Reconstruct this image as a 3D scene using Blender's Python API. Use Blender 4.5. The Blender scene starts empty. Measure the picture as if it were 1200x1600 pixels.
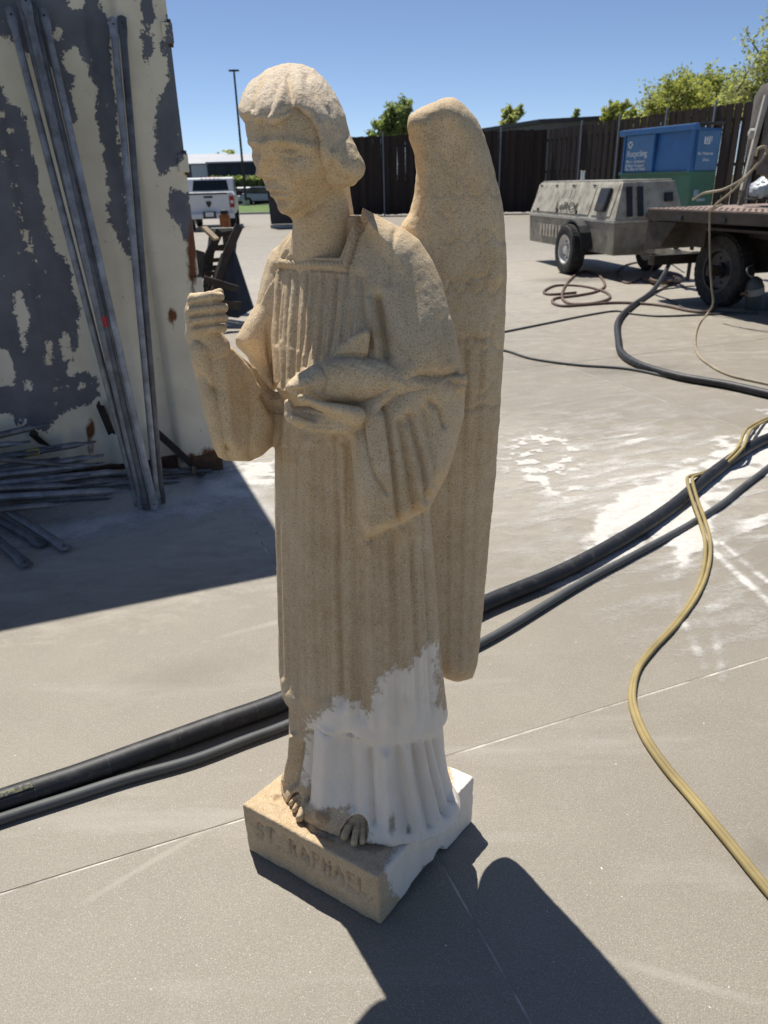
import bpy, bmesh, math, random
import numpy as np
from mathutils import Matrix, Vector

random.seed(7)
RNG = np.random.default_rng(7)
scene = bpy.context.scene
COL = scene.collection

# ------------------------------------------------------------------ camera
F_PX, PITCH, ROLL, EYE = 1155.0, math.radians(24.0), math.radians(1.5), 1.6
FW = np.array([0, math.cos(PITCH), -math.sin(PITCH)])
_r = np.array([1.0, 0, 0]); _u = np.array([0, math.sin(PITCH), math.cos(PITCH)])
RT = _r * math.cos(ROLL) - _u * math.sin(ROLL)
UP = _u * math.cos(ROLL) + _r * math.sin(ROLL)
ORI = np.array([0, 0, EYE])
cam_data = bpy.data.cameras.new('camera')
cam_data.sensor_fit = 'VERTICAL'; cam_data.sensor_height = 36.0; cam_data.sensor_width = 27.0
cam_data.lens = F_PX / 1600 * 36.0
cam_data.clip_start = 0.05; cam_data.clip_end = 3000
cam_data.dof.use_dof = True; cam_data.dof.focus_distance = 1.5; cam_data.dof.aperture_fstop = 7.5
camera = bpy.data.objects.new('camera', cam_data); COL.objects.link(camera)
M = Matrix.Identity(4)
for i in range(3):
    M[i][0], M[i][1], M[i][2], M[i][3] = RT[i], UP[i], -FW[i], ORI[i]
camera.matrix_world = M
scene.camera = camera

# ------------------------------------------------------------------ daylight
SUN_EL, SUN_AZ_VEC = math.radians(62.0), (-0.415, 0.910)      # the sun stands behind the statue, a little to the left
world = bpy.data.worlds.new('World'); scene.world = world; world.use_nodes = True
wn = world.node_tree; wn.nodes.clear()
sky = wn.nodes.new('ShaderNodeTexSky'); sky.sky_type = 'NISHITA'; sky.sun_disc = False
sky.sun_elevation = SUN_EL
sky.sun_rotation = math.atan2(SUN_AZ_VEC[0], SUN_AZ_VEC[1])
sky.altitude = 0; sky.air_density = 0.5; sky.dust_density = 0.25; sky.ozone_density = 2.5
bg = wn.nodes.new('ShaderNodeBackground'); bg.inputs['Strength'].default_value = 0.10
wo = wn.nodes.new('ShaderNodeOutputWorld')
wn.links.new(sky.outputs[0], bg.inputs[0]); wn.links.new(bg.outputs[0], wo.inputs[0])
sun_data = bpy.data.lights.new('sun', 'SUN'); sun_data.energy = 4.9; sun_data.angle = math.radians(0.53)
sun_data.color = (1.0, 0.955, 0.88)
sun = bpy.data.objects.new('sun', sun_data); COL.objects.link(sun)
_sd = Vector((SUN_AZ_VEC[0] * math.cos(SUN_EL), SUN_AZ_VEC[1] * math.cos(SUN_EL), math.sin(SUN_EL)))
sun.rotation_euler = _sd.to_track_quat('Z', 'Y').to_euler()
sun.location = (-3, 8, 12)
vs = scene.view_settings
vs.view_transform = 'Standard'; vs.look = 'None'; vs.exposure = 0.28; vs.gamma = 1.0; vs.use_curve_mapping = False
scene.render.engine = 'CYCLES'
scene.cycles.max_bounces = 6; scene.cycles.diffuse_bounces = 4; scene.cycles.glossy_bounces = 3
scene.cycles.use_denoising = True

# ------------------------------------------------------------------ geometry helpers
def ray(x, y):
    return FW + RT * ((x - 600) / F_PX) - UP * ((y - 800) / F_PX)
def gnd(x, y, z=0.0):                     # point at height z seen at (x, y)
    d = ray(x, y); return ORI + d * ((z - EYE) / d[2])
def aty(x, y, Y):                         # point at distance Y seen at (x, y)
    d = ray(x, y); return ORI + d * (Y / d[1])
def on_plane(x, y, p, n):
    d = ray(x, y); n = np.asarray(n, float); return ORI + d * (((np.asarray(p) - ORI) @ n) / (d @ n))
def aty_np(px, py, Y):
    d = FW[None] + RT[None] * ((px - 600) / F_PX)[:, None] - UP[None] * ((py - 800) / F_PX)[:, None]
    return ORI[None] + d * (Y / d[:, 1])[:, None]
def proj_np(P):
    v = P - ORI; z = v @ FW
    return 600 + F_PX * (v @ RT) / z, 800 - F_PX * (v @ UP) / z

def mesh_obj(name, verts, faces, mat=None, parent=None, smooth=False):
    me = bpy.data.meshes.new(name)
    me.from_pydata([tuple(map(float, v)) for v in verts], [], [tuple(int(i) for i in f) for f in faces])
    me.validate(clean_customdata=False)
    return link(name, me, mat, parent, smooth)
def link(name, me, mat=None, parent=None, smooth=False):
    o = bpy.data.objects.new(name, me); COL.objects.link(o)
    if mat is not None and not me.materials: me.materials.append(mat)
    if parent is not None: o.parent = parent
    if smooth: me.polygons.foreach_set('use_smooth', [True] * len(me.polygons))
    return o
def fast_mesh(name, V, Q, mat, parent=None, smooth=True):
    me = bpy.data.meshes.new(name)
    n = Q.shape[1]
    me.vertices.add(len(V)); me.vertices.foreach_set('co', V.astype(np.float32).ravel())
    me.loops.add(Q.size); me.loops.foreach_set('vertex_index', Q.astype(np.int32).ravel())
    me.polygons.add(len(Q)); me.polygons.foreach_set('loop_start', np.arange(0, Q.size, n, dtype=np.int32))
    me.polygons.foreach_set('use_smooth', np.full(len(Q), smooth))
    me.update(calc_edges=True)
    return link(name, me, mat, parent)
def tag(o, label=None, cat=None, group=None, kind=None):
    if label: o['label'] = label
    if cat: o['category'] = cat
    if group: o['group'] = group
    if kind: o['kind'] = kind
    return o
def empty(name, loc=(0, 0, 0), rz=0.0):
    o = bpy.data.objects.new(name, None); COL.objects.link(o)
    o.location = tuple(map(float, loc)); o.rotation_euler = (0, 0, rz); o.empty_display_size = 0.1
    return o

class MB:
    """collects shapes and links them as one mesh object"""
    def __init__(s): s.v = []; s.f = []
    def add(s, V, Fs):
        k = len(s.v); s.v += [tuple(map(float, p)) for p in V]; s.f += [tuple(i + k for i in f) for f in Fs]; return s
    def box(s, c, d, rz=0.0, rx=0.0, ry=0.0, taper=1.0):
        cx, cy, cz = c; dx, dy, dz = (q / 2 for q in d)
        R = Matrix.Rotation(rz, 3, 'Z') @ Matrix.Rotation(ry, 3, 'Y') @ Matrix.Rotation(rx, 3, 'X')
        P = []
        for z in (-dz, dz):
            t = taper if z > 0 else 1
            for x, y in ((-dx, -dy), (dx, -dy), (dx, dy), (-dx, dy)):
                p = R @ Vector((x * t, y * t, z)); P.append((p.x + cx, p.y + cy, p.z + cz))
        return s.add(P, [(3, 2, 1, 0), (4, 5, 6, 7), (0, 1, 5, 4), (1, 2, 6, 5), (2, 3, 7, 6), (3, 0, 4, 7)])
    def prism(s, poly, axis, a, b):
        """poly of 2-D points swept along an axis from a to b"""
        n = len(poly); P = []
        for t in (a, b):
            for q in poly:
                P.append({'x': (t, q[0], q[1]), 'y': (q[0], t, q[1]), 'z': (q[0], q[1], t)}[axis])
        fs = [tuple(range(n))[::-1], tuple(range(n, 2 * n))] + [(i, (i + 1) % n, (i + 1) % n + n, i + n) for i in range(n)]
        return s.add(P, fs)
    def lathe(s, c, axis, prof, n=24, cap=True):
        """prof: list of (radius, position along axis); closed ends"""
        ax = Vector(axis).normalized(); e1 = ax.orthogonal().normalized(); e2 = ax.cross(e1); c = Vector(c)
        P = []
        for r, h in prof:
            for k in range(n):
                a = 2 * math.pi * k / n; P.append(c + ax * h + (e1 * math.cos(a) + e2 * math.sin(a)) * r)
        fs = []
        for j in range(len(prof) - 1):
            for k in range(n):
                fs.append((j * n + k, j * n + (k + 1) % n, (j + 1) * n + (k + 1) % n, (j + 1) * n + k))
        if cap: fs.append(tuple(range(n))[::-1]); fs.append(tuple(range((len(prof) - 1) * n, len(prof) * n)))
        return s.add(P, fs)
    def tube(s, pts, r, n=10, cap=True):
        pts = [Vector(tuple(map(float, p))) for p in pts]; m = len(pts)
        rs = r if hasattr(r, '__len__') else [r] * m
        t0 = (pts[1] - pts[0]).normalized(); nrm = t0.orthogonal().normalized(); P = []
        for i, p in enumerate(pts):
            t = (pts[min(i + 1, m - 1)] - pts[max(i - 1, 0)])
            t = t.normalized() if t.length > 1e-9 else t0
            nrm = (nrm - t * nrm.dot(t)); nrm = nrm.normalized() if nrm.length > 1e-6 else t.orthogonal().normalized()
            b = t.cross(nrm)
            for k in range(n):
                a = 2 * math.pi * k / n; P.append(p + (nrm * math.cos(a) + b * math.sin(a)) * rs[i])
        fs = []
        for i in range(m - 1):
            for k in range(n):
                fs.append((i * n + k, i * n + (k + 1) % n, (i + 1) * n + (k + 1) % n, (i + 1) * n + k))
        if cap: fs += [tuple(range(n))[::-1], tuple(range((m - 1) * n, m * n))]
        return s.add(P, fs)
    def build(s, name, mat, parent=None, smooth=False, bevel=0.0, xf=None, seg=2):
        V = s.v
        if xf is not None: V = [xf @ Vector(p) for p in V]
        o = mesh_obj(name, V, s.f, mat, parent, False)
        bm = bmesh.new(); bm.from_mesh(o.data)
        bmesh.ops.recalc_face_normals(bm, faces=bm.faces)
        if bevel > 0:
            es = [e for e in bm.edges if len(e.link_faces) == 2 and e.calc_face_angle(0) > 0.6]
            bmesh.ops.bevel(bm, geom=es, offset=bevel, segments=seg, affect='EDGES', profile=0.6, clamp_overlap=True)
        bm.to_mesh(o.data); bm.free()
        if smooth:
            o.data.polygons.foreach_set('use_smooth', [True] * len(o.data.polygons))
            if smooth != 'all':
                try: o.data.set_sharp_from_angle(angle=math.radians(40))
                except Exception: pass
        return o

def catmull(P, n=10):
    P = [np.asarray(p, float) for p in P]; out = []
    Q = [2 * P[0] - P[1]] + P + [2 * P[-1] - P[-2]]
    for i in range(1, len(Q) - 2):
        for k in range(n):
            t = k / n; a, b, c, d = Q[i - 1], Q[i], Q[i + 1], Q[i + 2]
            out.append(0.5 * (2 * b + (c - a) * t + (2 * a - 5 * b + 4 * c - d) * t * t + (3 * b - a - 3 * c + d) * t ** 3))
    out.append(P[-1]); return out

def hash3(ix, iy, iz, seed):
    h = (ix * 374761393 + iy * 668265263 + iz * 2147483647 + seed * 974711) & 0xffffffff
    h = ((h ^ (h >> 13)) * 1274126177) & 0xffffffff
    return ((h ^ (h >> 16)) & 0xffff) / 65535.0 * 2 - 1
def vnoise(P, seed=0):
    P = np.asarray(P, float); i = np.floor(P).astype(np.int64); f = P - i; f = f * f * (3 - 2 * f); r = 0
    for dx in (0, 1):
        wx = f[:, 0] if dx else 1 - f[:, 0]
        for dy in (0, 1):
            wy = f[:, 1] if dy else 1 - f[:, 1]
            for dz in (0, 1):
                wz = f[:, 2] if dz else 1 - f[:, 2]
                r = r + wx * wy * wz * hash3(i[:, 0] + dx, i[:, 1] + dy, i[:, 2] + dz, seed)
    return r
def fbm(P, oct=3, seed=0):
    r = 0; a = 1.0; P = np.asarray(P, float)
    for k in range(oct): r = r + a * vnoise(P * 2 ** k, seed + k); a *= 0.5
    return r
def seg_dist(px, py, pts):
    """distance to a polyline and signed side (positive = right of travel)"""
    best = np.full(px.shape, 1e9); side = np.zeros(px.shape)
    for (x0, y0), (x1, y1) in zip(pts[:-1], pts[1:]):
        dx, dy = x1 - x0, y1 - y0; L = dx * dx + dy * dy + 1e-9
        t = np.clip(((px - x0) * dx + (py - y0) * dy) / L, 0, 1)
        d = np.hypot(px - x0 - t * dx, py - y0 - t * dy); m = d < best
        best = np.where(m, d, best); side = np.where(m, np.sign((px - x0) * -dy + (py - y0) * dx), side)
    return best, side
def poly_sdf(px, py, poly):
    """negative inside"""
    n = len(poly); d, _ = seg_dist(px, py, list(poly) + [poly[0]])
    ins = np.zeros(px.shape, bool)
    for k in range(n):
        x0, y0 = poly[k]; x1, y1 = poly[(k + 1) % n]
        if y0 == y1: continue
        c = ((y0 > py) != (y1 > py)) & (px < (x1 - x0) * (py - y0) / (y1 - y0) + x0)
        ins ^= c
    return np.where(ins, -d, d)
def sstep(x, a, b):
    t = np.clip((x - a) / (b - a), 0, 1); return t * t * (3 - 2 * t)

# ------------------------------------------------------------------ materials
class NT:
    def __init__(s, name, rough=0.8, metallic=0.0):
        s.m = bpy.data.materials.new(name); s.m.use_nodes = True; s.t = s.m.node_tree
        s.b = s.t.nodes['Principled BSDF']; s.b.inputs['Roughness'].default_value = rough
        s.b.inputs['Metallic'].default_value = metallic
        s.geo = s.n('ShaderNodeNewGeometry'); s.tc = s.n('ShaderNodeTexCoord')
    def n(s, t, **kw):
        o = s.t.nodes.new(t)
        for k, v in kw.items(): setattr(o, k, v)
        return o
    def l(s, a, b): s.t.links.new(a, b)
    def val(s, sock, v):
        if isinstance(v, (int, float)): sock.default_value = v
        elif isinstance(v, (tuple, list)): sock.default_value = tuple(v) + ((1,) if len(v) == 3 and sock.type == 'RGBA' else ())
        else: s.l(v, sock)
    def math(s, op, a, b=0.0, clamp=False):
        o = s.n('ShaderNodeMath', operation=op, use_clamp=clamp); s.val(o.inputs[0], a); s.val(o.inputs[1], b); return o.outputs[0]
    def noise(s, scale, detail=3.0, rough=0.55, vec=None, dist=0.0, stretch=None):
        o = s.n('ShaderNodeTexNoise'); o.inputs['Scale'].default_value = scale; o.inputs['Detail'].default_value = detail
        o.inputs['Roughness'].default_value = rough; o.inputs['Distortion'].default_value = dist
        v = vec or s.geo.outputs['Position']
        if stretch:
            mp = s.n('ShaderNodeMapping'); mp.inputs['Scale'].default_value = stretch; s.l(v, mp.inputs[0]); v = mp.outputs[0]
        s.l(v, o.inputs['Vector']); return o.outputs[0]
    def ramp(s, fac, stops):
        o = s.n('ShaderNodeValToRGB'); e = o.color_ramp.elements
        while len(e) > 1: e.remove(e[-1])
        e[0].position, c = stops[0]; e[0].color = (c,) * 3 + (1,) if isinstance(c, (int, float)) else tuple(c) + (1,)
        for p, c in stops[1:]:
            q = e.new(p); q.color = (c,) * 3 + (1,) if isinstance(c, (int, float)) else tuple(c) + (1,)
        s.l(fac, o.inputs[0]); return o.outputs[0]
    def mix(s, fac, a, b, mode='MIX'):
        o = s.n('ShaderNodeMix', data_type='RGBA', blend_type=mode)
        s.val(o.inputs[0], fac); s.val(o.inputs[6], a); s.val(o.inputs[7], b); return o.outputs[2]
    def attr(s, name):
        o = s.n('ShaderNodeAttribute'); o.attribute_name = name; return o.outputs['Fac']
    def bump(s, h, strength=0.3, dist=0.002):
        o = s.n('ShaderNodeBump'); o.inputs['Strength'].default_value = strength; o.inputs['Distance'].default_value = dist
        s.l(h, o.inputs['Height']); s.l(o.outputs[0], s.b.inputs['Normal']); return o
    def col(s, c): s.val(s.b.inputs['Base Color'], c)
    def out(s): return s.m

def worn(name, c, rough=0.6, metallic=0.0, var=0.25, scale=6.0, dirt=None, dirt_amt=0.5, bump=0.15, rand=0.0):
    """a painted or bare surface with uneven tone, dirt and slight relief"""
    t = NT(name, rough, metallic)
    n1 = t.noise(scale, 5, 0.6); n2 = t.noise(scale * 9, 3)
    dark = tuple(x * (1 - var) for x in c); lite = tuple(min(1, x * (1 + var)) for x in c)
    k = t.mix(t.ramp(n1, [(0.3, 0), (0.7, 1)]), dark, lite)
    if dirt:
        k = t.mix(t.math('MULTIPLY', t.ramp(t.noise(scale * 1.7, 6, 0.65), [(0.45, 0), (0.65, 1)]), dirt_amt), k, dirt)
    if rand:
        oi = t.n('ShaderNodeObjectInfo'); hs = t.n('ShaderNodeHueSaturation'); t.l(t.math('ADD', 1 - rand, t.math('MULTIPLY', oi.outputs['Random'], 2 * rand)), hs.inputs['Value']); t.l(k, hs.inputs['Color']); k = hs.outputs[0]
    t.col(k)
    t.l(t.ramp(n2, [(0.2, max(0, rough - 0.12)), (0.8, min(1, rough + 0.12))]), t.b.inputs['Roughness'])
    if bump: t.bump(n2, bump, 0.004)
    return t.out()

def stone_material():
    t = NT('sandblasted_stone', 0.95)
    pos = t.geo.outputs['Position']
    big = t.noise(9, 4, 0.6); mid = t.noise(55, 4, 0.6)
    base = t.mix(t.ramp(big, [(0.32, 0), (0.68, 1)]), (0.57, 0.41, 0.228), (0.72, 0.565, 0.362))
    sep = t.n('ShaderNodeSeparateXYZ'); t.l(pos, sep.inputs[0])
    # the lower robe and wing keep a browner film of old paint, the upper figure is blasted paler
    film = t.math('ADD', t.math('MULTIPLY', t.math('SUBTRACT', 1.25, sep.outputs[2]), 1.1), t.math('MULTIPLY', t.math('SUBTRACT', t.noise(5, 5, 0.62), 0.5), 2.2))
    base = t.mix(t.math('MULTIPLY', t.ramp(film, [(0.1, 0), (0.8, 1)]), 0.55), base, (0.45, 0.325, 0.185))
    base = t.mix(t.math('MULTIPLY', t.ramp(mid, [(0.35, 0), (0.7, 1)]), 0.35), base, (0.78, 0.645, 0.465))
    base = t.mix(t.math('MULTIPLY', t.attr('sunlit_hair'), 0.45), base, (0.76, 0.69, 0.60))  # sunlight on the top of the hair, painted in as a whiter colour
    streaks = t.ramp(t.noise(16, 5, 0.65, stretch=(1, 1, 0.12)), [(0.55, 0), (0.72, 1)])
    base = t.mix(t.math('MULTIPLY', streaks, 0.35), base, (0.42, 0.30, 0.17))
    speck = t.ramp(t.noise(340, 3, 0.65), [(0.52, 0), (0.62, 1)])
    base = t.mix(t.math('MULTIPLY', speck, 0.55), base, (0.22, 0.15, 0.09))
    lite = t.ramp(t.noise(360, 2, 0.6, stretch=(1.0, 1.1, 1.05)), [(0.56, 0), (0.66, 1)])
    base = t.mix(t.math('MULTIPLY', lite, 0.5), base, (0.82, 0.70, 0.52))
    # the old white coat that is still on the lower robe and on the side of the plinth
    edge = t.math('ADD', t.attr('paint'), t.math('MULTIPLY', t.math('SUBTRACT', t.noise(42, 9, 0.78), 0.5), 2.4))
    pm = t.ramp(edge, [(0.42, 0), (0.62, 1)])
    wear = t.ramp(t.noise(24, 5, 0.65, stretch=(1, 1, 0.35)), [(0.42, 0), (0.72, 1)])
    white = t.mix(t.math('MULTIPLY', wear, 0.55), (0.87, 0.785, 0.665), (0.72, 0.63, 0.51))
    chips = t.ramp(t.noise(140, 4, 0.7), [(0.66, 0), (0.70, 1)])
    white = t.mix(t.math('MULTIPLY', chips, 0.6), white, (0.42, 0.34, 0.26))
    k = t.mix(pm, base, white)
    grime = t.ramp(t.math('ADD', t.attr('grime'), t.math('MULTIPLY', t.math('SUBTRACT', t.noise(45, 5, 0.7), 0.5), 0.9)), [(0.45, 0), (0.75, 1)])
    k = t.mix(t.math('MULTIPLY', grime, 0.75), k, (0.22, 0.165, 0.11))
    t.col(k)
    rough = t.math('SUBTRACT', 0.97, t.math('MULTIPLY', pm, 0.3)); t.l(rough, t.b.inputs['Roughness'])
    h = t.math('ADD', t.math('MULTIPLY', t.noise(330, 3, 0.65), 0.8), t.math('MULTIPLY', t.noise(130, 3, 0.6), 0.7))
    hair = t.math('MULTIPLY', t.noise(150, 4, 0.6, stretch=(1.0, 1.0, 0.45)), t.attr('sunlit_hair'))
    h = t.math('ADD', h, t.math('MULTIPLY', hair, 2.2))
    h = t.math('MULTIPLY', h, t.math('SUBTRACT', 1.0, t.math('MULTIPLY', pm, 0.88)))
    t.bump(h, 0.8, 0.0016)
    return t.out()
STONE = stone_material()

# ------------------------------------------------------------------ carved stone statue (volumes sculpted on a grid)
S_PX = 0.00128
class Grid:
    def __init__(s, x0, x1, y0, y1, Y0, Y1, hp=2.4, hy=0.0032):
        s.ax = np.arange(x0, x1 + hp, hp); s.ay = np.arange(y0, y1 + hp, hp); s.aY = np.arange(Y0, Y1 + hy, hy)
        s.px, s.py = np.meshgrid(s.ax, s.ay, indexing='ij')
        s.Y = s.aY[None, None, :].astype(np.float32)
        d = FW + RT * ((s.px - 600) / F_PX)[..., None] - UP * ((s.py - 800) / F_PX)[..., None]
        s.kx = (d[..., 0] / d[..., 1]).astype(np.float32); s.kz = (d[..., 2] / d[..., 1]).astype(np.float32)
        s.f = np.full((len(s.ax), len(s.ay), len(s.aY)), 0.05, np.float32)
    def X(s): return s.kx[..., None] * s.Y
    def Z(s): return EYE + s.kz[..., None] * s.Y
    def inflate(s, poly, Yc, tf, tb=None, R=0.04, pad=14):
        """a body with this outline, rounded over the distance R from its rim, tf thick in front and tb behind"""
        tb = tb or tf; g = np.full(s.f.shape, 0.05, np.float32)
        P = np.array(poly); i0, i1 = np.searchsorted(s.ax, [P[:, 0].min() - pad, P[:, 0].max() + pad])
        j0, j1 = np.searchsorted(s.ay, [P[:, 1].min() - pad, P[:, 1].max() + pad])
        px, py = s.px[i0:i1, j0:j1], s.py[i0:i1, j0:j1]
        d = -poly_sdf(px, py, poly) * S_PX
        yc = Yc(px, py) if callable(Yc) else np.full(px.shape, Yc)
        r = R(px, py) if callable(R) else R
        a = np.maximum(1 - d / r, 0.0)
        w = s.Y - yc[..., None]
        t = np.where(w < 0, (tf(px, py) if callable(tf) else np.full(px.shape, tf))[..., None], tb)
        g[i0:i1, j0:j1] = ((np.sqrt(a[..., None] ** 2 + (w / t) ** 2) - 1) * np.minimum(np.min(r), np.min(t))).astype(np.float32)
        return g
    def capsule(s, p0, p1, r0, r1):
        g = np.full(s.f.shape, 0.05, np.float32)
        pad = max(r0, r1) / S_PX + 12
        i0, i1 = np.searchsorted(s.ax, [min(p0[0], p1[0]) - pad, max(p0[0], p1[0]) + pad])
        j0, j1 = np.searchsorted(s.ay, [min(p0[1], p1[1]) - pad, max(p0[1], p1[1]) + pad])
        A = np.array([p0[0] * S_PX, p0[1] * S_PX, p0[2]]); B = np.array([p1[0] * S_PX, p1[1] * S_PX, p1[2]]) - A
        x = (s.px[i0:i1, j0:j1] * S_PX - A[0])[..., None]; y = (s.py[i0:i1, j0:j1] * S_PX - A[1])[..., None]; z = s.Y - A[2]
        t = np.clip((x * B[0] + y * B[1] + z * B[2]) / (B @ B + 1e-12), 0, 1)
        g[i0:i1, j0:j1] = np.sqrt((x - t * B[0]) ** 2 + (y - t * B[1]) ** 2 + (z - t * B[2]) ** 2) - (r0 + (r1 - r0) * t)
        return g
    def chain(s, pts, rs, k=0.004):
        g = None
        for a, b, r0, r1 in zip(pts[:-1], pts[1:], rs[:-1], rs[1:]):
            c = s.capsule(a, b, r0, r1); g = c if g is None else smin(g, c, k)
        return g
    def loft(s, secs, folds=0.0):
        """stacked oval sections: (row, left, right, centre distance, half depth, skew)"""
        Zs, L, Rr, C, B, K = [], [], [], [], [], []
        for y, xl, xr, yc, b, k in secs:
            pl, pr = aty(xl, y, yc), aty(xr, y, yc)
            Zs.append((pl[2] + pr[2]) / 2); L.append(pl[0]); Rr.append(pr[0]); C.append(yc); B.append(b); K.append(k)
        o = np.argsort(Zs); Zs = np.array(Zs)[o]
        zz = np.linspace(Zs[0], Zs[-1], 500)
        def sm(a):
            q = np.interp(zz, Zs, np.array(a)[o]); ker = np.ones(9) / 9
            return np.convolve(np.pad(q, 4, mode='edge'), ker, 'valid')
        L, Rr, C, B, K = map(sm, (L, Rr, C, B, K))
        z = s.Z(); X = s.X()
        it = lambda a: np.interp(z.ravel(), zz, a).reshape(z.shape).astype(np.float32)
        l, r = it(L), it(Rr); xc = (l + r) / 2; a = (r - l) / 2; b = it(B)
        w = s.Y - (it(C) - it(K) * (X - xc)); u = (X - xc) / a; v = w / b
        rad = np.sqrt(u * u + v * v)
        if folds:
            th = np.arctan2(v, u); rad = rad - folds * np.sin(th * 13 + 2 * z) * np.clip(v * 2, 0, 1) * np.clip((1.2 - z) * 4, 0, 1)
        g = (rad - 1) * np.minimum(a, b)
        g = np.maximum(g, Zs[0] - z); g = np.maximum(g, z - Zs[-1])
        return g.astype(np.float32)
def smin(a, b, k):
    h = np.clip(0.5 + 0.5 * (b - a) / k, 0, 1); return b + (a - b) * h - k * h * (1 - h)
def smax(a, b, k): return -smin(-a, -b, k)

def surface_nets(f):
    s = f < 0; n = np.array(f.shape)
    cnt = sum(s[dx:n[0] - 1 + dx, dy:n[1] - 1 + dy, dz:n[2] - 1 + dz].astype(np.int8) for dx in (0, 1) for dy in (0, 1) for dz in (0, 1))
    act = (cnt > 0) & (cnt < 8); I = np.argwhere(act); idx = np.full(act.shape, -1, np.int32); idx[act] = np.arange(len(I))
    acc = np.zeros((len(I), 3)); num = np.zeros(len(I))
    cs = [(dx, dy, dz) for dx in (0, 1) for dy in (0, 1) for dz in (0, 1)]
    for a in cs:
        for ax in range(3):
            if a[ax]: continue
            b = list(a); b[ax] = 1
            fa = f[I[:, 0] + a[0], I[:, 1] + a[1], I[:, 2] + a[2]]; fb = f[I[:, 0] + b[0], I[:, 1] + b[1], I[:, 2] + b[2]]
            m = (fa < 0) != (fb < 0); t = np.where(m, fa / np.where(m, fa - fb, 1), 0)
            p = np.tile(np.array(a, float), (len(I), 1)); p[:, ax] += t
            acc[m] += p[m]; num[m] += 1
    V = I + acc / np.maximum(num, 1)[:, None]
    Q = []
    for ax in range(3):
        o1, o2 = (ax + 1) % 3, (ax + 2) % 3
        sl0 = [slice(1, -1)] * 3; sl1 = [slice(1, -1)] * 3
        sl0[ax] = slice(0, -1); sl1[ax] = slice(1, None)
        A, B = s[tuple(sl0)], s[tuple(sl1)]; E = np.argwhere(A != B)
        if not len(E): continue
        flip = A[E[:, 0], E[:, 1], E[:, 2]]
        E = E + 1; E[:, ax] -= 1
        def c(d1, d2):
            q = E.copy(); q[:, o1] -= d1; q[:, o2] -= d2; return idx[q[:, 0], q[:, 1], q[:, 2]]
        q = np.stack([c(1, 1), c(0, 1), c(0, 0), c(1, 0)], 1)
        q[~flip] = q[~flip][:, ::-1]; Q.append(q)
    Q = np.concatenate(Q); return V, Q[(Q >= 0).all(1)]

def vnormals(V, Q):
    n = np.cross(V[Q[:, 2]] - V[Q[:, 0]], V[Q[:, 3]] - V[Q[:, 1]]); N = np.zeros_like(V)
    for k in range(Q.shape[1]): np.add.at(N, Q[:, k], n)
    return N / (np.linalg.norm(N, axis=1)[:, None] + 1e-12)
def relax(V, Q, it=2, lam=0.5):
    n = len(V); e = np.concatenate([Q[:, [0, 1]], Q[:, [1, 2]], Q[:, [2, 3]], Q[:, [3, 0]]])
    for _ in range(it):
        A = np.zeros_like(V); c = np.zeros(n)
        np.add.at(A, e[:, 0], V[e[:, 1]]); np.add.at(A, e[:, 1], V[e[:, 0]]); np.add.at(c, e[:, 0], 1); np.add.at(c, e[:, 1], 1)
        V = V + lam * (A / np.maximum(c, 1)[:, None] - V)
    return V

def carve(px, py, strokes):
    """strokes: ('g'|'r', pts, width, depth) grooves and ridges; ('s', pts, width, depth, reach) cloth edge raised on the
    right of travel; ('b', cx, cy, rx, ry, angle, height) a rounded swelling or hollow"""
    D = np.zeros(len(px))
    for st in strokes:
        if st[0] == 'b':
            _, cx, cy, rx, ry, an, h = st; c, s_ = math.cos(math.radians(an)), math.sin(math.radians(an))
            u = (px - cx) * c + (py - cy) * s_; v = -(px - cx) * s_ + (py - cy) * c
            D += h * np.exp(-(u / rx) ** 2 - (v / ry) ** 2); continue
        pts = st[1]; P = np.array(pts); w = st[2]; reach = st[4] if st[0] == 's' else w * 3
        m = (px > P[:, 0].min() - reach * 2) & (px < P[:, 0].max() + reach * 2) & (py > P[:, 1].min() - reach * 2) & (py < P[:, 1].max() + reach * 2)
        if not m.any(): continue
        d, sd = seg_dist(px[m], py[m], pts)
        if st[0] == 'g': D[m] -= st[3] * 1.15 * np.exp(-(d / w) ** 1.25)
        elif st[0] == 'r': D[m] += st[3] * np.exp(-(d / w) ** 2)
        else:
            q = d * sd; D[m] += np.where(q > -w, st[3] * sstep(q, -w, w) * np.exp(-np.clip(q, 0, None) ** 2 / reach ** 2), 0)
    return D

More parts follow.
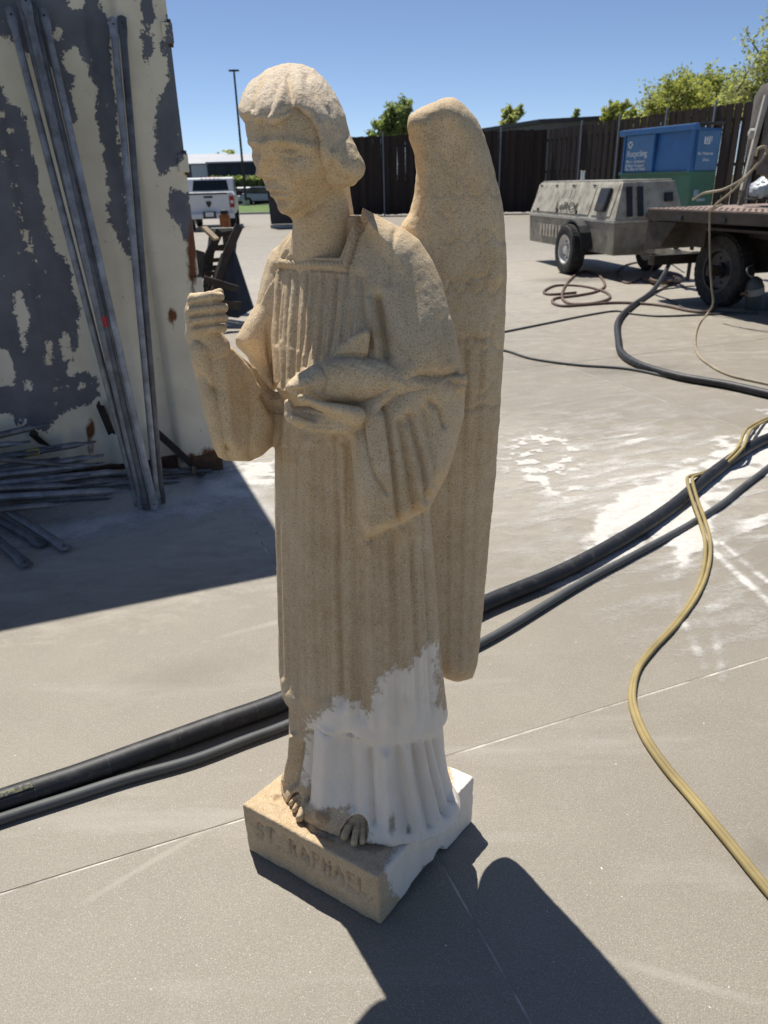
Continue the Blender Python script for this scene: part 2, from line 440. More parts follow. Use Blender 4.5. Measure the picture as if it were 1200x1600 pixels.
def sculpt(name, G, f, parent, strokes=(), smooth=2, rough=0.0012, paint=None, grime=None, sunlit_hair=None, extra=None, fade=None):
    f = f.copy(); f[0], f[-1], f[:, 0], f[:, -1], f[:, :, 0], f[:, :, -1] = [np.maximum(q, 0.01) for q in (f[0], f[-1], f[:, 0], f[:, -1], f[:, :, 0], f[:, :, -1])]
    Vi, Q = surface_nets(f)
    lab = np.arange(len(Vi))
    for _ in range(400):
        m = lab[Q].min(1); new = lab.copy()
        for k in range(4): np.minimum.at(new, Q[:, k], m)
        new = new[new]
        if (new == lab).all(): break
        lab = new
    cnt = np.bincount(lab, minlength=len(Vi)); ok = cnt[lab] > 600; Q = Q[ok[Q].all(1)]
    used = np.zeros(len(Vi), bool); used[Q.ravel()] = True; ren = np.cumsum(used) - 1; Vi = Vi[used]; Q = ren[Q]
    px = np.interp(Vi[:, 0], np.arange(len(G.ax)), G.ax); py = np.interp(Vi[:, 1], np.arange(len(G.ay)), G.ay); Y = np.interp(Vi[:, 2], np.arange(len(G.aY)), G.aY)
    V = aty_np(px, py, Y); V = relax(V, Q, smooth)
    N = vnormals(V, Q)
    view = ORI - V; view /= np.linalg.norm(view, axis=1)[:, None]
    if ((N * (V - V.mean(0))).sum(1)).mean() < 0: Q = Q[:, ::-1]; N = -N
    front = sstep((N * view).sum(1), -0.05, 0.25)
    D = np.zeros(len(V))
    if strokes: D += carve(px, py, strokes) * front
    if fade is not None: D *= fade(px, py)
    if extra is not None: D += extra(px, py, V, N, front)
    if rough: D += rough * fbm(V * 26, 3, 3) + rough * 0.55 * fbm(V * 110, 2, 9)
    V = V + N * D[:, None]
    V = relax(V, Q, 1, 0.12)
    o = fast_mesh(name, V, Q, STONE, parent)
    for nm, fn in (('paint', paint), ('grime', grime), ('sunlit_hair', sunlit_hair)):
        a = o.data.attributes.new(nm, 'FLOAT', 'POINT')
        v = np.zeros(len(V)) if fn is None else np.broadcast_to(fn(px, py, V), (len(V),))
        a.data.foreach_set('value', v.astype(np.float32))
    return o

def blob_mask(lst):
    def fn(px, py, V):
        m = np.zeros(len(px))
        for cx, cy, rx, ry, a in lst: m = np.maximum(m, a * np.exp(-((px - cx) / rx) ** 2 - ((py - cy) / ry) ** 2))
        return m
    return fn

statue = empty('angel_statue', (-0.08, 1.45, 0))
tag(statue, 'tan stone angel statue holding a fish, half stripped of white paint, on inscribed plinth', 'statue')
def keep(o):                                  # parts were modelled in place; keep them there under the statue
    o.matrix_parent_inverse = Matrix.Translation((0.08, -1.45, 0)); return o

# --- robe: torso, skirt, under-skirt and both sleeves
G = Grid(284, 738, 300, 1340, 1.15, 1.67, 2.05, 0.0028)
torso = G.loft([
    (338, 478, 556, 1.505, 0.056, 0.35), (352, 462, 590, 1.502, 0.070, 0.42), (368, 444, 622, 1.500, 0.080, 0.48), (388, 427, 645, 1.496, 0.089, 0.54),
    (412, 416, 656, 1.490, 0.098, 0.58), (445, 410, 660, 1.480, 0.106, 0.60), (500, 411, 656, 1.464, 0.118, 0.60),
    (560, 417, 650, 1.445, 0.130, 0.55), (604, 421, 648, 1.436, 0.134, 0.48), (618, 430, 646, 1.452, 0.120, 0.44), (634, 431, 648, 1.458, 0.120, 0.42),
    (660, 428, 654, 1.467, 0.126, 0.40), (700, 424, 662, 1.468, 0.130, 0.38), (800, 424, 670, 1.470, 0.133, 0.34), (900, 427, 679, 1.470, 0.136, 0.32),
    (1000, 430, 685, 1.470, 0.137, 0.3), (1060, 431, 692, 1.470, 0.138, 0.28), (1096, 436, 697, 1.470, 0.138, 0.26)], folds=0.018)
under = G.loft([
    (1040, 448, 684, 1.465, 0.122, 0.2), (1090, 448, 688, 1.465, 0.123, 0.2), (1165, 449, 693, 1.460, 0.128, 0.2), (1195, 447, 698, 1.455, 0.134, 0.2),
    (1216, 446, 704, 1.450, 0.143, 0.2), (1228, 440, 712, 1.447, 0.156, 0.2), (1240, 434, 718, 1.447, 0.160, 0.2)], folds=0.03)
sleeveL = G.inflate([
    (566, 324), (605, 345), (632, 357), (655, 375), (675, 405), (690, 440), (702, 480), (711, 520), (718, 560), (723, 590), (726, 613), (725, 650),
    (714, 695), (702, 735), (686, 766), (671, 794), (648, 808), (624, 820), (574, 840), (566, 822), (560, 800), (552, 730), (547, 684), (548, 640),
    (575, 605), (598, 565), (594, 500), (588, 440), (574, 385), (562, 350)],
    lambda x, y: 1.435 - 0.085 * sstep(y, 360, 620) - 0.00035 * np.clip(640 - x, -80, 100) * sstep(y, 520, 640) - 0.022 * sstep(y, 620, 780), 0.072, 0.10,
    lambda x, y: 0.062 - 0.044 * sstep(y, 600, 780))
armR = G.inflate([
    (440, 382), (426, 390), (417, 405), (408, 435), (400, 475), (381, 505), (367, 530), (369, 541), (385, 556), (404, 590), (424, 616),
    (440, 600), (446, 520), (446, 420)], 1.590, 0.060, 0.06, 0.045)
foreR = G.inflate([
    (300, 528), (296, 545), (299, 566), (308, 598), (320, 650), (332, 695), (341, 714), (352, 720), (390, 721), (410, 712), (425, 698), (440, 660),
    (440, 618), (423, 607), (411, 594), (400, 575), (382, 560), (362, 543), (346, 527), (322, 524)],
    lambda x, y: 1.40 + 0.0010 * (x - 310), 0.05, 0.06, 0.042)
neckline = (poly_sdf(G.px, G.py, [(464, 330), (468, 372), (471, 400), (531, 403), (545, 366), (556, 330), (556, 290), (464, 290)]) * S_PX)[..., None]
torso = smax(torso, -np.maximum(neckline, G.Y - 1.456).astype(np.float32), .004)
f = smin(torso, sleeveL, 0.008); f = smin(f, armR, 0.008); f = smin(f, foreR, 0.010)
fy = lambda x, y, z: (x, y, gnd(x, y, z)[1])
under = smax(under, -G.chain([fy(556, 1304, .165), fy(566, 1282, .172)], [.030, .026]), .006)      # openings for the feet
under = smax(under, -G.chain([fy(462, 1262, .165), fy(474, 1244, .175)], [.022, .018]), .006)
f = np.minimum(f, under)
folds = []
# chest pleats below the collar
for pts, w, d in [([(424, 425), (418, 520), (424, 600)], 4, .0035), ([(434, 422), (428, 500), (430, 604)], 4, .0045), ([(446, 424), (441, 520), (439, 606)], 4, .0045),
                  ([(460, 424), (456, 520), (453, 590)], 4.5, .0055), ([(474, 426), (469, 520), (462, 580)], 4, .0045), ([(489, 428), (484, 520), (474, 572)], 5, .004),
                  ([(504, 430), (500, 500), (494, 560)], 5, .0042), ([(521, 430), (519, 490), (512, 552)], 6, .0045), ([(541, 430), (540, 480), (534, 530)], 6, .0035), ([(562, 430), (566, 480), (578, 540)], 6, .004)]:
    folds.append(('g', pts, w, d))
folds += [('g', [(588, 465), (594, 500), (602, 556)], 7, .012), ('r', [(578, 470), (584, 510), (590, 552)], 8, .004),
          ('b', 660, 500, 22, 60, 0, .004), ('g', [(628, 430), (636, 480), (640, 560)], 10, .0025), ('g', [(618, 360), (612, 400), (608, 440)], 5, .0025),
          ('r', [(705, 500), (713, 545), (717, 582)], 7, .002), ('g', [(692, 500), (702, 560)], 6, .003),
          ('g', [(600, 640), (660, 590), (720, 588)], 9, .008)]
rg_ = random.Random(3)
for x in range(430, 560, 9): folds.append(('g', [(x + rg_.uniform(-2, 2), 424), (x - 2 + rg_.uniform(-2, 2), 480), (x - 4 - (x - 440) * .04, 540 + rg_.uniform(-12, 14))], 2.2, .0016))
for x in range(440, 668, 17): folds.append(('g', [(x + rg_.uniform(-3, 3), 700 if x < 550 else 845), (x + rg_.uniform(-2, 4), 900), (x + 4 + rg_.uniform(-3, 4), 1095)], 2.4, .0022))
# square neckline with its carved trim
folds += [('s', [(462, 352), (444, 380), (430, 416), (537, 420), (562, 345), (560, 314)], 3, -.0045, 60),
          ('g', [(448, 395), (440, 403), (443, 403), (532, 405), (548, 360)], 2.2, .0028), ('g', [(429, 417), (538, 421), (556, 368), (570, 330)], 2.6, .005)]
folds += [('g', [(x, 407), (x + 3, 416)], 1.5, .0022) for x in np.arange(446, 536, 6.2)]
folds += [('g', [(541 + k * 2.2, 404 - k * 7), (549 + k * 2.2, 407 - k * 7)], 1.5, .0022) for k in range(11)]
# girdle and skirt
folds += [('g', [(430, 620), (470, 640), (520, 660), (560, 668)], 9, .004)]
for pts, w, d in [([(434, 640), (431, 800), (437, 1060)], 3.5, .005), ([(446, 650), (443, 800), (447, 1080)], 4, .0055), ([(462, 655), (456, 800), (458, 1085)], 7, .004),
                  ([(500, 680), (505, 800), (508, 1090)], 8, .005), ([(520, 685), (524, 820), (532, 1100)], 8, .0065), ([(546, 690), (552, 850), (560, 1120)], 8, .0055),
                  ([(570, 845), (566, 900), (571, 1130)], 5, .004), ([(612, 830), (616, 950), (622, 1140)], 6, .005), ([(640, 820), (650, 950), (656, 1130)], 6, .0045), ([(664, 800), (671, 950), (677, 1120)], 4, .006)]:
    folds.append(('g', pts, w, d))
for pts, w, d in [([(482, 690), (480, 900), (482, 1090)], 10, .004), ([(537, 700), (541, 900), (545, 1110)], 6, .0035), ([(577, 850), (578, 950), (584, 1140)], 6, .005), ([(600, 845), (604, 950), (606, 1140)], 8, .004), ([(630, 830), (637, 960), (642, 1130)], 8, .004)]:
    folds.append(('r', pts, w, d))
# under-skirt pleats
for pts, w, d in [([(470, 1130), (468, 1180), (460, 1225)], 4, .006), ([(484, 1110), (482, 1180), (478, 1250)], 4, .006), ([(545, 1120), (549, 1200), (550, 1262)], 10, .006), ([(578, 1140), (580, 1220), (584, 1285)], 5, .006),
                  ([(622, 1140), (626, 1220), (640, 1300)], 7, .006), ([(648, 1135), (656, 1220), (672, 1290)], 6, .0065), ([(668, 1130), (676, 1200), (694, 1270)], 5, .006), ([(682, 1125), (690, 1190), (706, 1250)], 4, .006)]:
    folds.append(('g', [(pts[0][0], pts[0][1] + 34)] + pts[1:], w, d * 1.5))
for pts, w, d in [([(512, 1115), (512, 1200), (508, 1270)], 12, .006), ([(604, 1150), (606, 1230), (612, 1310)], 9, .006), ([(636, 1140), (642, 1220), (656, 1295)], 6, .004), ([(660, 1135), (667, 1210), (684, 1280)], 5, .004), ([(460, 1120), (458, 1180), (448, 1220)], 5, .005)]:
    folds.append(('r', [(pts[0][0], pts[0][1] + 30)] + pts[1:], w, d * 1.5))
# hanging cloth of the sleeve that holds the fish
folds += [('s', [(553, 640), (560, 700), (566, 800), (576, 838)], 2.5, .006, 26), ('g', [(560, 650), (585, 740), (604, 770)], 3, .004), ('g', [(604, 640), (614, 720), (624, 818)], 4, .008), ('r', [(596, 650), (605, 720), (614, 820)], 6, .003),
          ('g', [(626, 660), (640, 740), (650, 806)], 5, .007), ('g', [(640, 650), (662, 730), (668, 780)], 5, .007), ('g', [(662, 640), (680, 720), (682, 760)], 5, .004), ('r', [(634, 670), (650, 740), (662, 795)], 6, .004),
          ('b', 671, 778, 8, 7, 0, -.012), ('g', [(672, 628), (688, 640), (695, 665)], 4, .006),
          ('g', [(618, 360), (640, 366)], 30, .0)]
# raised-arm sleeve
folds += [('g', [(366, 540), (390, 566), (412, 602), (428, 640)], 5, .009), ('r', [(345, 545), (352, 600), (362, 700)], 9, .004), ('g', [(335, 560), (340, 610), (356, 712)], 9, .004),
          ('g', [(308, 590), (330, 608), (342, 612)], 9, .006), ('b', 357, 708, 11, 12, 0, -.014), ('g', [(392, 600), (396, 660), (392, 715)], 9, .0035), ('g', [(412, 620), (424, 640)], 4, .004),
          ('r', [(362, 546), (384, 566), (400, 590), (406, 610)], 7, .004)]
PAINT = [(686, 1000), (680, 996), (665, 1012), (648, 1030), (632, 1040), (605, 1046), (591, 1058), (586, 1080), (583, 1105), (574, 1118), (560, 1102), (543, 1093), (520, 1093),
         (508, 1108), (495, 1118), (480, 1122), (475, 1150), (470, 1190), (462, 1216), (480, 1236), (486, 1262), (540, 1268), (600, 1340), (740, 1300), (740, 1108), (688, 1104)]
def paint_robe(px, py, V): return np.clip(0.5 - poly_sdf(px, py, PAINT) / 38.0, 0.0, 1.6) * (V[:, 1] < 1.53)
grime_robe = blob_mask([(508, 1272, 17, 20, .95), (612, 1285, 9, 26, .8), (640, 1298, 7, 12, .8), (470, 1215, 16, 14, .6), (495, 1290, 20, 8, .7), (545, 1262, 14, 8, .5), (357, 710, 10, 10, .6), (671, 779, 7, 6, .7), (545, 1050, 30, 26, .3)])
folds = [q[:3] + (q[3] * 1.85,) + q[4:] if q[0] in 'gr' else q for q in folds]
hem_fade = lambda px, py: 1 - .85 * np.exp(-(seg_dist(px, py, [(430, 1078), (446, 1090), (500, 1126), (580, 1145), (640, 1138), (680, 1124), (700, 1098)])[0] / 13) ** 2)
robe = keep(sculpt('robe', G, f, statue, folds, paint=paint_robe, grime=grime_robe, fade=hem_fade, rough=0.0005, smooth=1)); del torso, under, sleeveL, armR, foreR, f, G

# --- head with neck
HEAD = [(378, 150), (376, 172), (382, 190), (385, 212), (391, 226), (394, 236), (393, 245), (397, 256), (404, 268), (413, 287), (424, 305), (436, 324), (445, 335), (458, 341), (480, 333),
        (503, 314), (520, 297), (540, 280), (548, 240), (538, 190), (520, 145), (490, 115), (450, 104), (410, 114)]
G = Grid(356, 590, 84, 440, 1.26, 1.70, 2.0, 0.0026)
bow = lambda x, y: 1.420 + .0000078 * np.clip(196 - y, 0, 200) ** 2 + .0004 * np.clip(y - 235, 0, 200)       # the bowed head
hd = G.inflate(HEAD, lambda x, y: bow(x, y) + .005, 0.090, 0.100, 0.085)
neck = G.chain([(503, 285, 1.458), (502, 330, 1.475), (505, 404, 1.512)], [.044, .054, .068], 0.01)
f = smin(hd, neck, 0.012)
face = [('r', [(394, 222), (420, 219), (450, 221), (486, 230)], 8, .0045), ('b', 452, 238, 20, 9, 5, -.008), ('b', 402, 240, 9, 8, 0, -.006), ('b', 451, 241, 12, 5.5, 6, .0055), ('g', [(436, 245), (452, 247), (470, 245)], 2, .0018),
        ('r', [(417, 226), (412, 248), (410, 266)], 7.5, .007), ('b', 412, 271, 10, 9, 0, .003), ('b', 428, 262, 9, 15, 0, -.004), ('b', 424, 277, 6, 5, 0, .003), ('g', [(412, 284), (428, 284)], 4, .005),
        ('r', [(418, 294), (434, 295), (452, 298)], 4, .0042), ('g', [(418, 299), (436, 300), (460, 301)], 2.2, .0034), ('r', [(424, 305), (438, 306), (450, 306)], 4.5, .004), ('g', [(428, 313), (450, 314)], 5, .004),
        ('b', 445, 325, 15, 10, 20, .006), ('b', 468, 268, 22, 20, 0, .005), ('b', 470, 300, 15, 18, 0, -.002), ('g', [(452, 338), (480, 332), (510, 312), (522, 296)], 6, .004), ('b', 425, 205, 30, 12, 0, .001)]
face = [q[:-1] + (q[-1] * 1.45,) for q in face]
head = keep(sculpt('head', G, f, statue, face, rough=0.0007))
HAIR = [(371, 168), (374, 178), (384, 189), (402, 194), (425, 192), (441, 188), (455, 177), (463, 167), (475, 173), (486, 184), (496, 202), (501, 218), (502, 238), (507, 262), (511, 277), (520, 289), (535, 295),
        (552, 291), (565, 278), (569, 260), (561, 240), (548, 212), (541, 180), (528, 150), (512, 127), (492, 107), (470, 99), (440, 98), (415, 107), (390, 127), (377, 147)]
FULL = [(371, 168), (373, 182), (382, 200), (400, 230), (440, 270), (490, 290)] + HAIR[15:]
full = G.inflate(FULL, lambda x, y: bow(x, y) + .012, 0.109, 0.115, lambda x, y: 0.092 - 0.040 * sstep(y, 150, 320))
edge = (poly_sdf(G.px, G.py, HAIR) * S_PX)[..., None] - 0.004 - 0.22 * np.clip(G.Y - (bow(G.px, G.py) + .015)[..., None], 0, 1)
inner = G.inflate(HEAD, lambda x, y: bow(x, y) + .005, 0.075, 0.085, 0.085) + .012
f = smax(smax(full, edge.astype(np.float32), 0.012), -inner, 0.006)
f = smin(f, G.chain([(522, 205, 1.405), (534, 238, 1.388), (540, 261, 1.382), (531, 272, 1.385)], [.016, .026, .035, .028], .012), .014)      # rolled lock beside the neck
locks = [('g', [(436, 128), (425, 155), (414, 190)], 5, .005), ('g', [(450, 120), (456, 150), (458, 172)], 5, .007), ('g', [(410, 122), (396, 150), (388, 186)], 5, .005), ('g', [(480, 118), (500, 150), (516, 176), (524, 230)], 6, .005),
         ('r', [(444, 125), (438, 160), (428, 186)], 7, .004), ('r', [(466, 122), (470, 150), (478, 170)], 8, .004), ('r', [(492, 126), (512, 160), (530, 210)], 7, .003), ('g', [(430, 180), (444, 176), (456, 168)], 4, .004),
         ('g', [(514, 240), (520, 262), (532, 280)], 5, .004), ('g', [(514, 200), (520, 230), (526, 258)], 6, .004), ('r', [(388, 176), (410, 184), (438, 180)], 6, .004), ('r', [(372, 165), (378, 182)], 4, .003)]
def hair_noise(px, py, V, N, front): return 0.0011 * fbm(np.stack([px / 8.0 + py / 40, py / 30.0, V[:, 1] * 40], 1), 2, 21)
hair = sculpt('hair', G, f, statue, locks, rough=0.0009, sunlit_hair=lambda px, py, V: sstep(V[:, 2], 1.64, 1.74) * 0.9, extra=hair_noise); keep(hair)

# --- raised right hand: four folded fingers, thumb on top
G = Grid(276, 372, 438, 560, 1.28, 1.50, 1.5, 0.002)
f = G.chain([(334, 545, 1.405), (316, 520, 1.398), (310, 490, 1.392)], [.034, .032, .028], .01)
f = smin(f, G.inflate([(293, 466), (296, 458), (330, 456), (336, 470), (336, 520), (330, 532), (300, 532), (294, 510), (290, 484)], 1.395, .034, .03, .022), .006)
for (x0, y0, x1, y1, x2, y2, r) in [(300, 469, 328, 463, 344, 464, .0105), (299, 486, 332, 480, 349, 481, .0112), (301, 502, 334, 496, 349, 497, .0106), (306, 517, 334, 512, 348, 513, .0095)]:
    fg = G.chain([(x0, y0, 1.366), (x1, y1, 1.357), (x2, y2, 1.372)], [r * .95, r, r * .9], .003)
    f = smin(f, fg, .0028)
f = smin(f, G.chain([(318, 474, 1.40), (336, 462, 1.392), (343, 457, 1.384)], [.014, .0115, .009], .003), .003)
keep(sculpt('hand', G, f, statue, [('g', [(296, 478), (352, 472)], 2, .003), ('g', [(296, 494), (354, 489)], 2, .003), ('g', [(300, 510), (352, 505)], 2, .003), ('r', [(299, 462), (301, 515)], 6, .002)], smooth=1, rough=0.0007))

# --- the fish and the hand under it
G = Grid(430, 745, 500, 700, 1.14, 1.40, 1.9, 0.0025)
FISH = [(445, 608), (450, 598), (460, 588), (471, 581), (488, 570), (505, 563), (525, 558), (547, 556), (570, 558), (590, 562), (612, 568), (632, 575), (664, 583), (692, 588), (700, 590),
        (700, 618), (680, 628), (647, 624), (604, 625), (562, 629), (525, 630), (490, 629), (462, 620)]
yf = lambda x, y: 1.262 + 0.00028 * (x - 445)
f = G.inflate(FISH, yf, 0.036, 0.06, lambda x, y: 0.042 - 0.018 * sstep(x, 600, 690))
f = smin(f, G.inflate([(519, 558), (533, 538), (553, 522), (574, 513), (579, 523), (574, 556)], 1.292, .010, .03, .008), .004)
f = smin(f, G.inflate([(690, 590), (696, 585), (728, 584), (731, 595), (727, 611), (705, 617)], 1.335, .014, .03, .01), .006)
scales = [('b', 481, 597, 7, 7, 0, .006), ('b', 481, 597, 3.2, 3.2, 0, -.005), ('g', [(444, 611), (458, 613), (472, 614)], 2.4, .008), ('b', 454, 603, 6, 5, 0, .002), ('g', [(501, 570), (511, 590), (506, 616)], 3, .006), ('g', [(694, 601), (730, 600)], 2.5, .003), ('g', [(519, 557), (546, 555), (575, 556)], 2.5, .0045),
          ('g', [(530, 548), (560, 522)], 2, .0012), ('g', [(548, 548), (570, 524)], 2, .0012)]
def scaly(px, py, V, N, front): return 0.0009 * np.sin(px / 2.6 + np.sin(py / 2.2)) * np.sin(py / 2.4 + px / 6) * front * sstep(px, 500, 520) * sstep(-px, -690, -660)
fish = keep(sculpt('fish', G, f, statue, scales, extra=scaly, rough=0.0008, smooth=1))
f = G.chain([(458, 648, 1.275), (500, 654, 1.27), (556, 658, 1.29)], [.018, .025, .030], .008)
f = smin(f, G.chain([(470, 622, 1.225), (500, 634, 1.232), (556, 650, 1.26)], [.0085, .0105, .020], .004), .006)
f = smin(f, G.chain([(450, 630, 1.268), (454, 650, 1.262), (470, 662, 1.262)], [.008, .010, .011], .004), .004)
f = smin(f, G.chain([(462, 655, 1.25), (490, 666, 1.25), (540, 668, 1.268)], [.010, .0115, .014], .004), .005)
keep(sculpt('hand', G, f, statue, [('b', 484, 645, 18, 7, 18, -.009), ('g', [(478, 630), (510, 645), (545, 655)], 2.5, .003), ('g', [(470, 665), (520, 668)], 2, .002)], smooth=1, rough=0.0006))

# --- wings
G = Grid(566, 806, 136, 1082, 1.42, 1.68, 2.6, 0.0034)
WING = [(627, 350), (640, 331), (647, 306), (650, 270), (647, 240), (640, 220), (636, 200), (640, 181), (655, 171), (675, 160), (691, 153), (709, 152), (725, 163), (744, 186), (757, 214), (772, 264), (784, 317), (791, 380), (792, 442), (789, 520),
        (784, 600), (778, 700), (769, 800), (761, 880), (754, 960), (746, 1040), (738, 1060), (715, 1066), (696, 1060), (676, 1045), (625, 960), (600, 780), (592, 600), (600, 460)]
yw = lambda x, y: 1.546 + 0.0003 * (x - 740)
f = G.inflate(WING, yw, lambda x, y: 0.052 - 0.012 * sstep(y, 500, 1000), 0.06, 0.045)
feathers = [('b', 700, 260, 22, 70, -8, -.010), ('r', [(648, 190), (690, 170), (720, 185), (750, 250), (770, 330), (776, 430)], 15, .006), ('b', 686, 300, 14, 40, -12, -.005), ('b', 715, 330, 14, 60, -5, .004),
            ('g', [(690, 236), (700, 252), (704, 268)], 3, .003), ('g', [(688, 330), (704, 344), (704, 362)], 3, .003), ('g', [(728, 430), (746, 436), (762, 430), (766, 418)], 2.5, .0045), ('g', [(690, 438), (700, 444), (712, 438), (722, 446), (736, 440)], 2.5, .0032),
            ('g', [(734, 524), (752, 532), (768, 524), (772, 505)], 2.5, .0045), ('g', [(725, 525), (728, 600), (726, 640)], 3, .003), ('g', [(745, 620), (760, 612), (774, 590)], 2.5, .0032), ('g', [(720, 640), (740, 640), (756, 632)], 2.5, .005)]
for x0, x1 in [(700, 698), (728, 716), (752, 731)]:
    feathers += [('g', [(x0, 530), (x0 + (x1 - x0) * .5, 780), (x1, 1050)], 2.6, .0020), ('r', [(x0 + 8, 540), (x0 + 8 + (x1 - x0) * .5, 780), (x1 + 5, 1045)], 6, .002)]
for row, (y0, amp) in enumerate([(300, .0022), (372, .0026), (452, .0030), (540, .0032), (628, .0026)]):
    for k in range(4):
        xc = 690 + k * 27 + (row % 2) * 12
        feathers.append(('g', [(xc - 13, y0 - 12), (xc - 9, y0 + 2), (xc, y0 + 8), (xc + 9, y0 + 2), (xc + 13, y0 - 12)], 2.4, amp))
wing = keep(sculpt('wing', G, f, statue, feathers))
G = Grid(420, 600, 150, 1000, 1.62, 1.84, 3.4, 0.0042)
f = G.inflate([(462, 240), (476, 205), (500, 188), (524, 192), (540, 220), (546, 290), (552, 330), (566, 420), (574, 600), (570, 800), (560, 940), (540, 968), (505, 968), (490, 800), (478, 600), (466, 420)],
              lambda x, y: 1.72 + 0.0004 * (x - 500), 0.045, 0.045, 0.045)
keep(sculpt('wing', G, f, statue, []))
del G, f, full, edge, inner, hd, neck

# --- plinth with the inscription
PL, PF, PR = np.array([-.383, 1.425]), np.array([-.034, 1.195]), np.array([.221, 1.500]); PH = 0.160
eL, eR = PL - PF, PR - PF; nL, nR = np.linalg.norm(eL), np.linalg.norm(eR)
G = Grid(360, 762, 1150, 1475, 1.12, 1.82, 1.6, 0.003)
X, Z = G.X(), G.Z(); dx, dy = X - PF[0], G.Y - PF[1]
det = eL[0] * eR[1] - eL[1] * eR[0]
u = (dx * eR[1] - dy * eR[0]) / det; v = (eL[0] * dy - eL[1] * dx) / det
q = [np.abs(u - .5) * nL - nL / 2 + .006, np.abs(v - .5) * nR - nR / 2 + .006, np.abs(Z - PH / 2) - PH / 2 + .006]
f = np.sqrt(sum(np.maximum(a, 0) ** 2 for a in q)) + np.minimum(np.maximum(np.maximum(q[0], q[1]), q[2]), 0) - .006
lift = 0.030 * np.exp(-((v - .42) / .22) ** 2) * np.clip(1 - u * 3, 0, 1)              # the broken lower edge on the right
f = np.maximum(f, np.where(u < .33, lift - Z, -1)).astype(np.float32)
chip = np.sqrt(((u - 0) * nL) ** 2 + ((v - .60) * nR) ** 2 + (Z - .012) ** 2) - .026
f = smax(f, -chip.astype(np.float32), .004)
del X, Z, dx, dy, q, lift, chip
LET = {'S': [[(.9, .85), (.6, 1), (.25, .95), (.1, .75), (.3, .55), (.7, .45), (.9, .25), (.7, .03), (.35, 0), (.1, .15)]], 'T': [[(0, 1), (1, 1)], [(.5, 1), (.5, 0)]], 'R': [[(.1, 0), (.1, 1), (.7, 1), (.9, .8), (.7, .52), (.1, .5)], [(.45, .5), (.95, 0)]],
       'A': [[(0, 0), (.5, 1), (1, 0)], [(.2, .38), (.8, .38)]], 'P': [[(.1, 0), (.1, 1), (.7, 1), (.92, .77), (.7, .5), (.1, .5)]], 'H': [[(.1, 0), (.1, 1)], [(.9, 0), (.9, 1)], [(.1, .5), (.9, .5)]],
       'E': [[(.9, 1), (.1, 1), (.1, 0), (.9, 0)], [(.1, .52), (.7, .52)]], 'L': [[(.1, 1), (.1, 0), (.9, 0)]], '.': [[(.3, .02), (.36, .04)]]}
letters = []
xx = 0.040
for ch in 'ST. RAPHAEL.':
    wdt = {'.': .012, ' ': .016, 'A': .034, 'T': .030}.get(ch, .027)
    for st in LET.get(ch, []):
        pts = []
        for a, b in st:
            s_ = 1 - (xx + a * wdt * .82) / nL; p = np.array([*(PF + eL * s_), .072 + b * .046])
            k = proj_np(p[None]); pts.append((k[0][0], k[1][0]))
        letters.append(('g', pts, 2.6, .0075))
    xx += wdt + (.006 if ch != '.' else .004)
PP = [(700, 1190), (706, 1215), (636, 1314), (614, 1326), (602, 1347), (605, 1366), (608, 1390), (618, 1404), (640, 1420), (780, 1300), (760, 1180)]
plinth_paint = lambda px, py, V: np.clip(0.5 - poly_sdf(px, py, PP) / 30.0, 0, 1.5)
letter_lines = [q[1] for q in letters]
_pg = blob_mask([(470, 1262, 22, 10, .55), (520, 1300, 45, 14, .7), (585, 1322, 40, 16, .8), (560, 1300, 40, 14, .6), (664, 1356, 8, 8, .9), (600, 1400, 5, 45, .35)])
def plinth_grime(px, py, V):
    g = _pg(px, py, V)
    for pts in letter_lines:
        P = np.array(pts); m = (px > P[:, 0].min() - 6) & (px < P[:, 0].max() + 6) & (py > P[:, 1].min() - 6) & (py < P[:, 1].max() + 6)
        if m.any(): g[m] = np.maximum(g[m], .62 * np.exp(-(seg_dist(px[m], py[m], pts)[0] / 2.8) ** 2))
    return g
marks = letters + [('b', 432, 1248, 6, 5, 0, -.008), ('s', [(440, 1243), (432, 1242), (427, 1249), (433, 1254)], 2, .003, 5), ('g', [(474, 1282), (486, 1297), (520, 1310)], 4, .010)]
plinth = keep(sculpt('plinth', G, f, statue, marks, smooth=1, rough=0.0013, paint=plinth_paint, grime=plinth_grime)); del G, f, u, v

# --- bare feet on the plinth
def foot(toes, heel, top_r):
    """toes: (tip x, tip y, knuckle x, knuckle y, radius) as seen on the plinth top, heel: (x, y)"""
    xs = [t[0] for t in toes] + [heel[0]]; ys = [t[1] for t in toes] + [heel[1]]
    G = Grid(min(xs) - 36, max(xs) + 36, min(ys) - 40, max(ys) + 30, 1.15, 1.55, 1.2, 0.002)
    def q(x, y, z): return (x, y, gnd(x, y, z)[1])
    H = q(heel[0], heel[1], PH + .034); f = None
    for (x, y, kx, ky, r) in toes:
        c = G.chain([H, q(kx, ky, PH + .024)], [top_r, r * 1.15], .004)
        t_ = G.chain([q(kx, ky, PH + .022), q((x + kx) / 2, (y + ky) / 2 - 2, PH + .018), q(x, y, PH + .010)], [r * 1.12, r, r * .92], .002)
        c = smin(c, t_, .003); f = c if f is None else smin(f, c, .0012)
    return keep(sculpt('foot', G, f, statue, [], smooth=1, rough=0.0005, grime=lambda px, py, V: np.full(len(px), .36)))
foot([(455, 1246, 466, 1238, .0058), (455, 1256, 468, 1246, .0060), (460, 1266, 472, 1252, .0064), (468, 1279, 478, 1259, .0085)], (486, 1232), .017)
foot([(538, 1308, 550, 1284, .0088), (553, 1318, 560, 1286, .0074), (566, 1316, 568, 1285, .0068), (577, 1310, 576, 1282, .0062), (586, 1302, 583, 1279, .0055)], (567, 1264), .018)

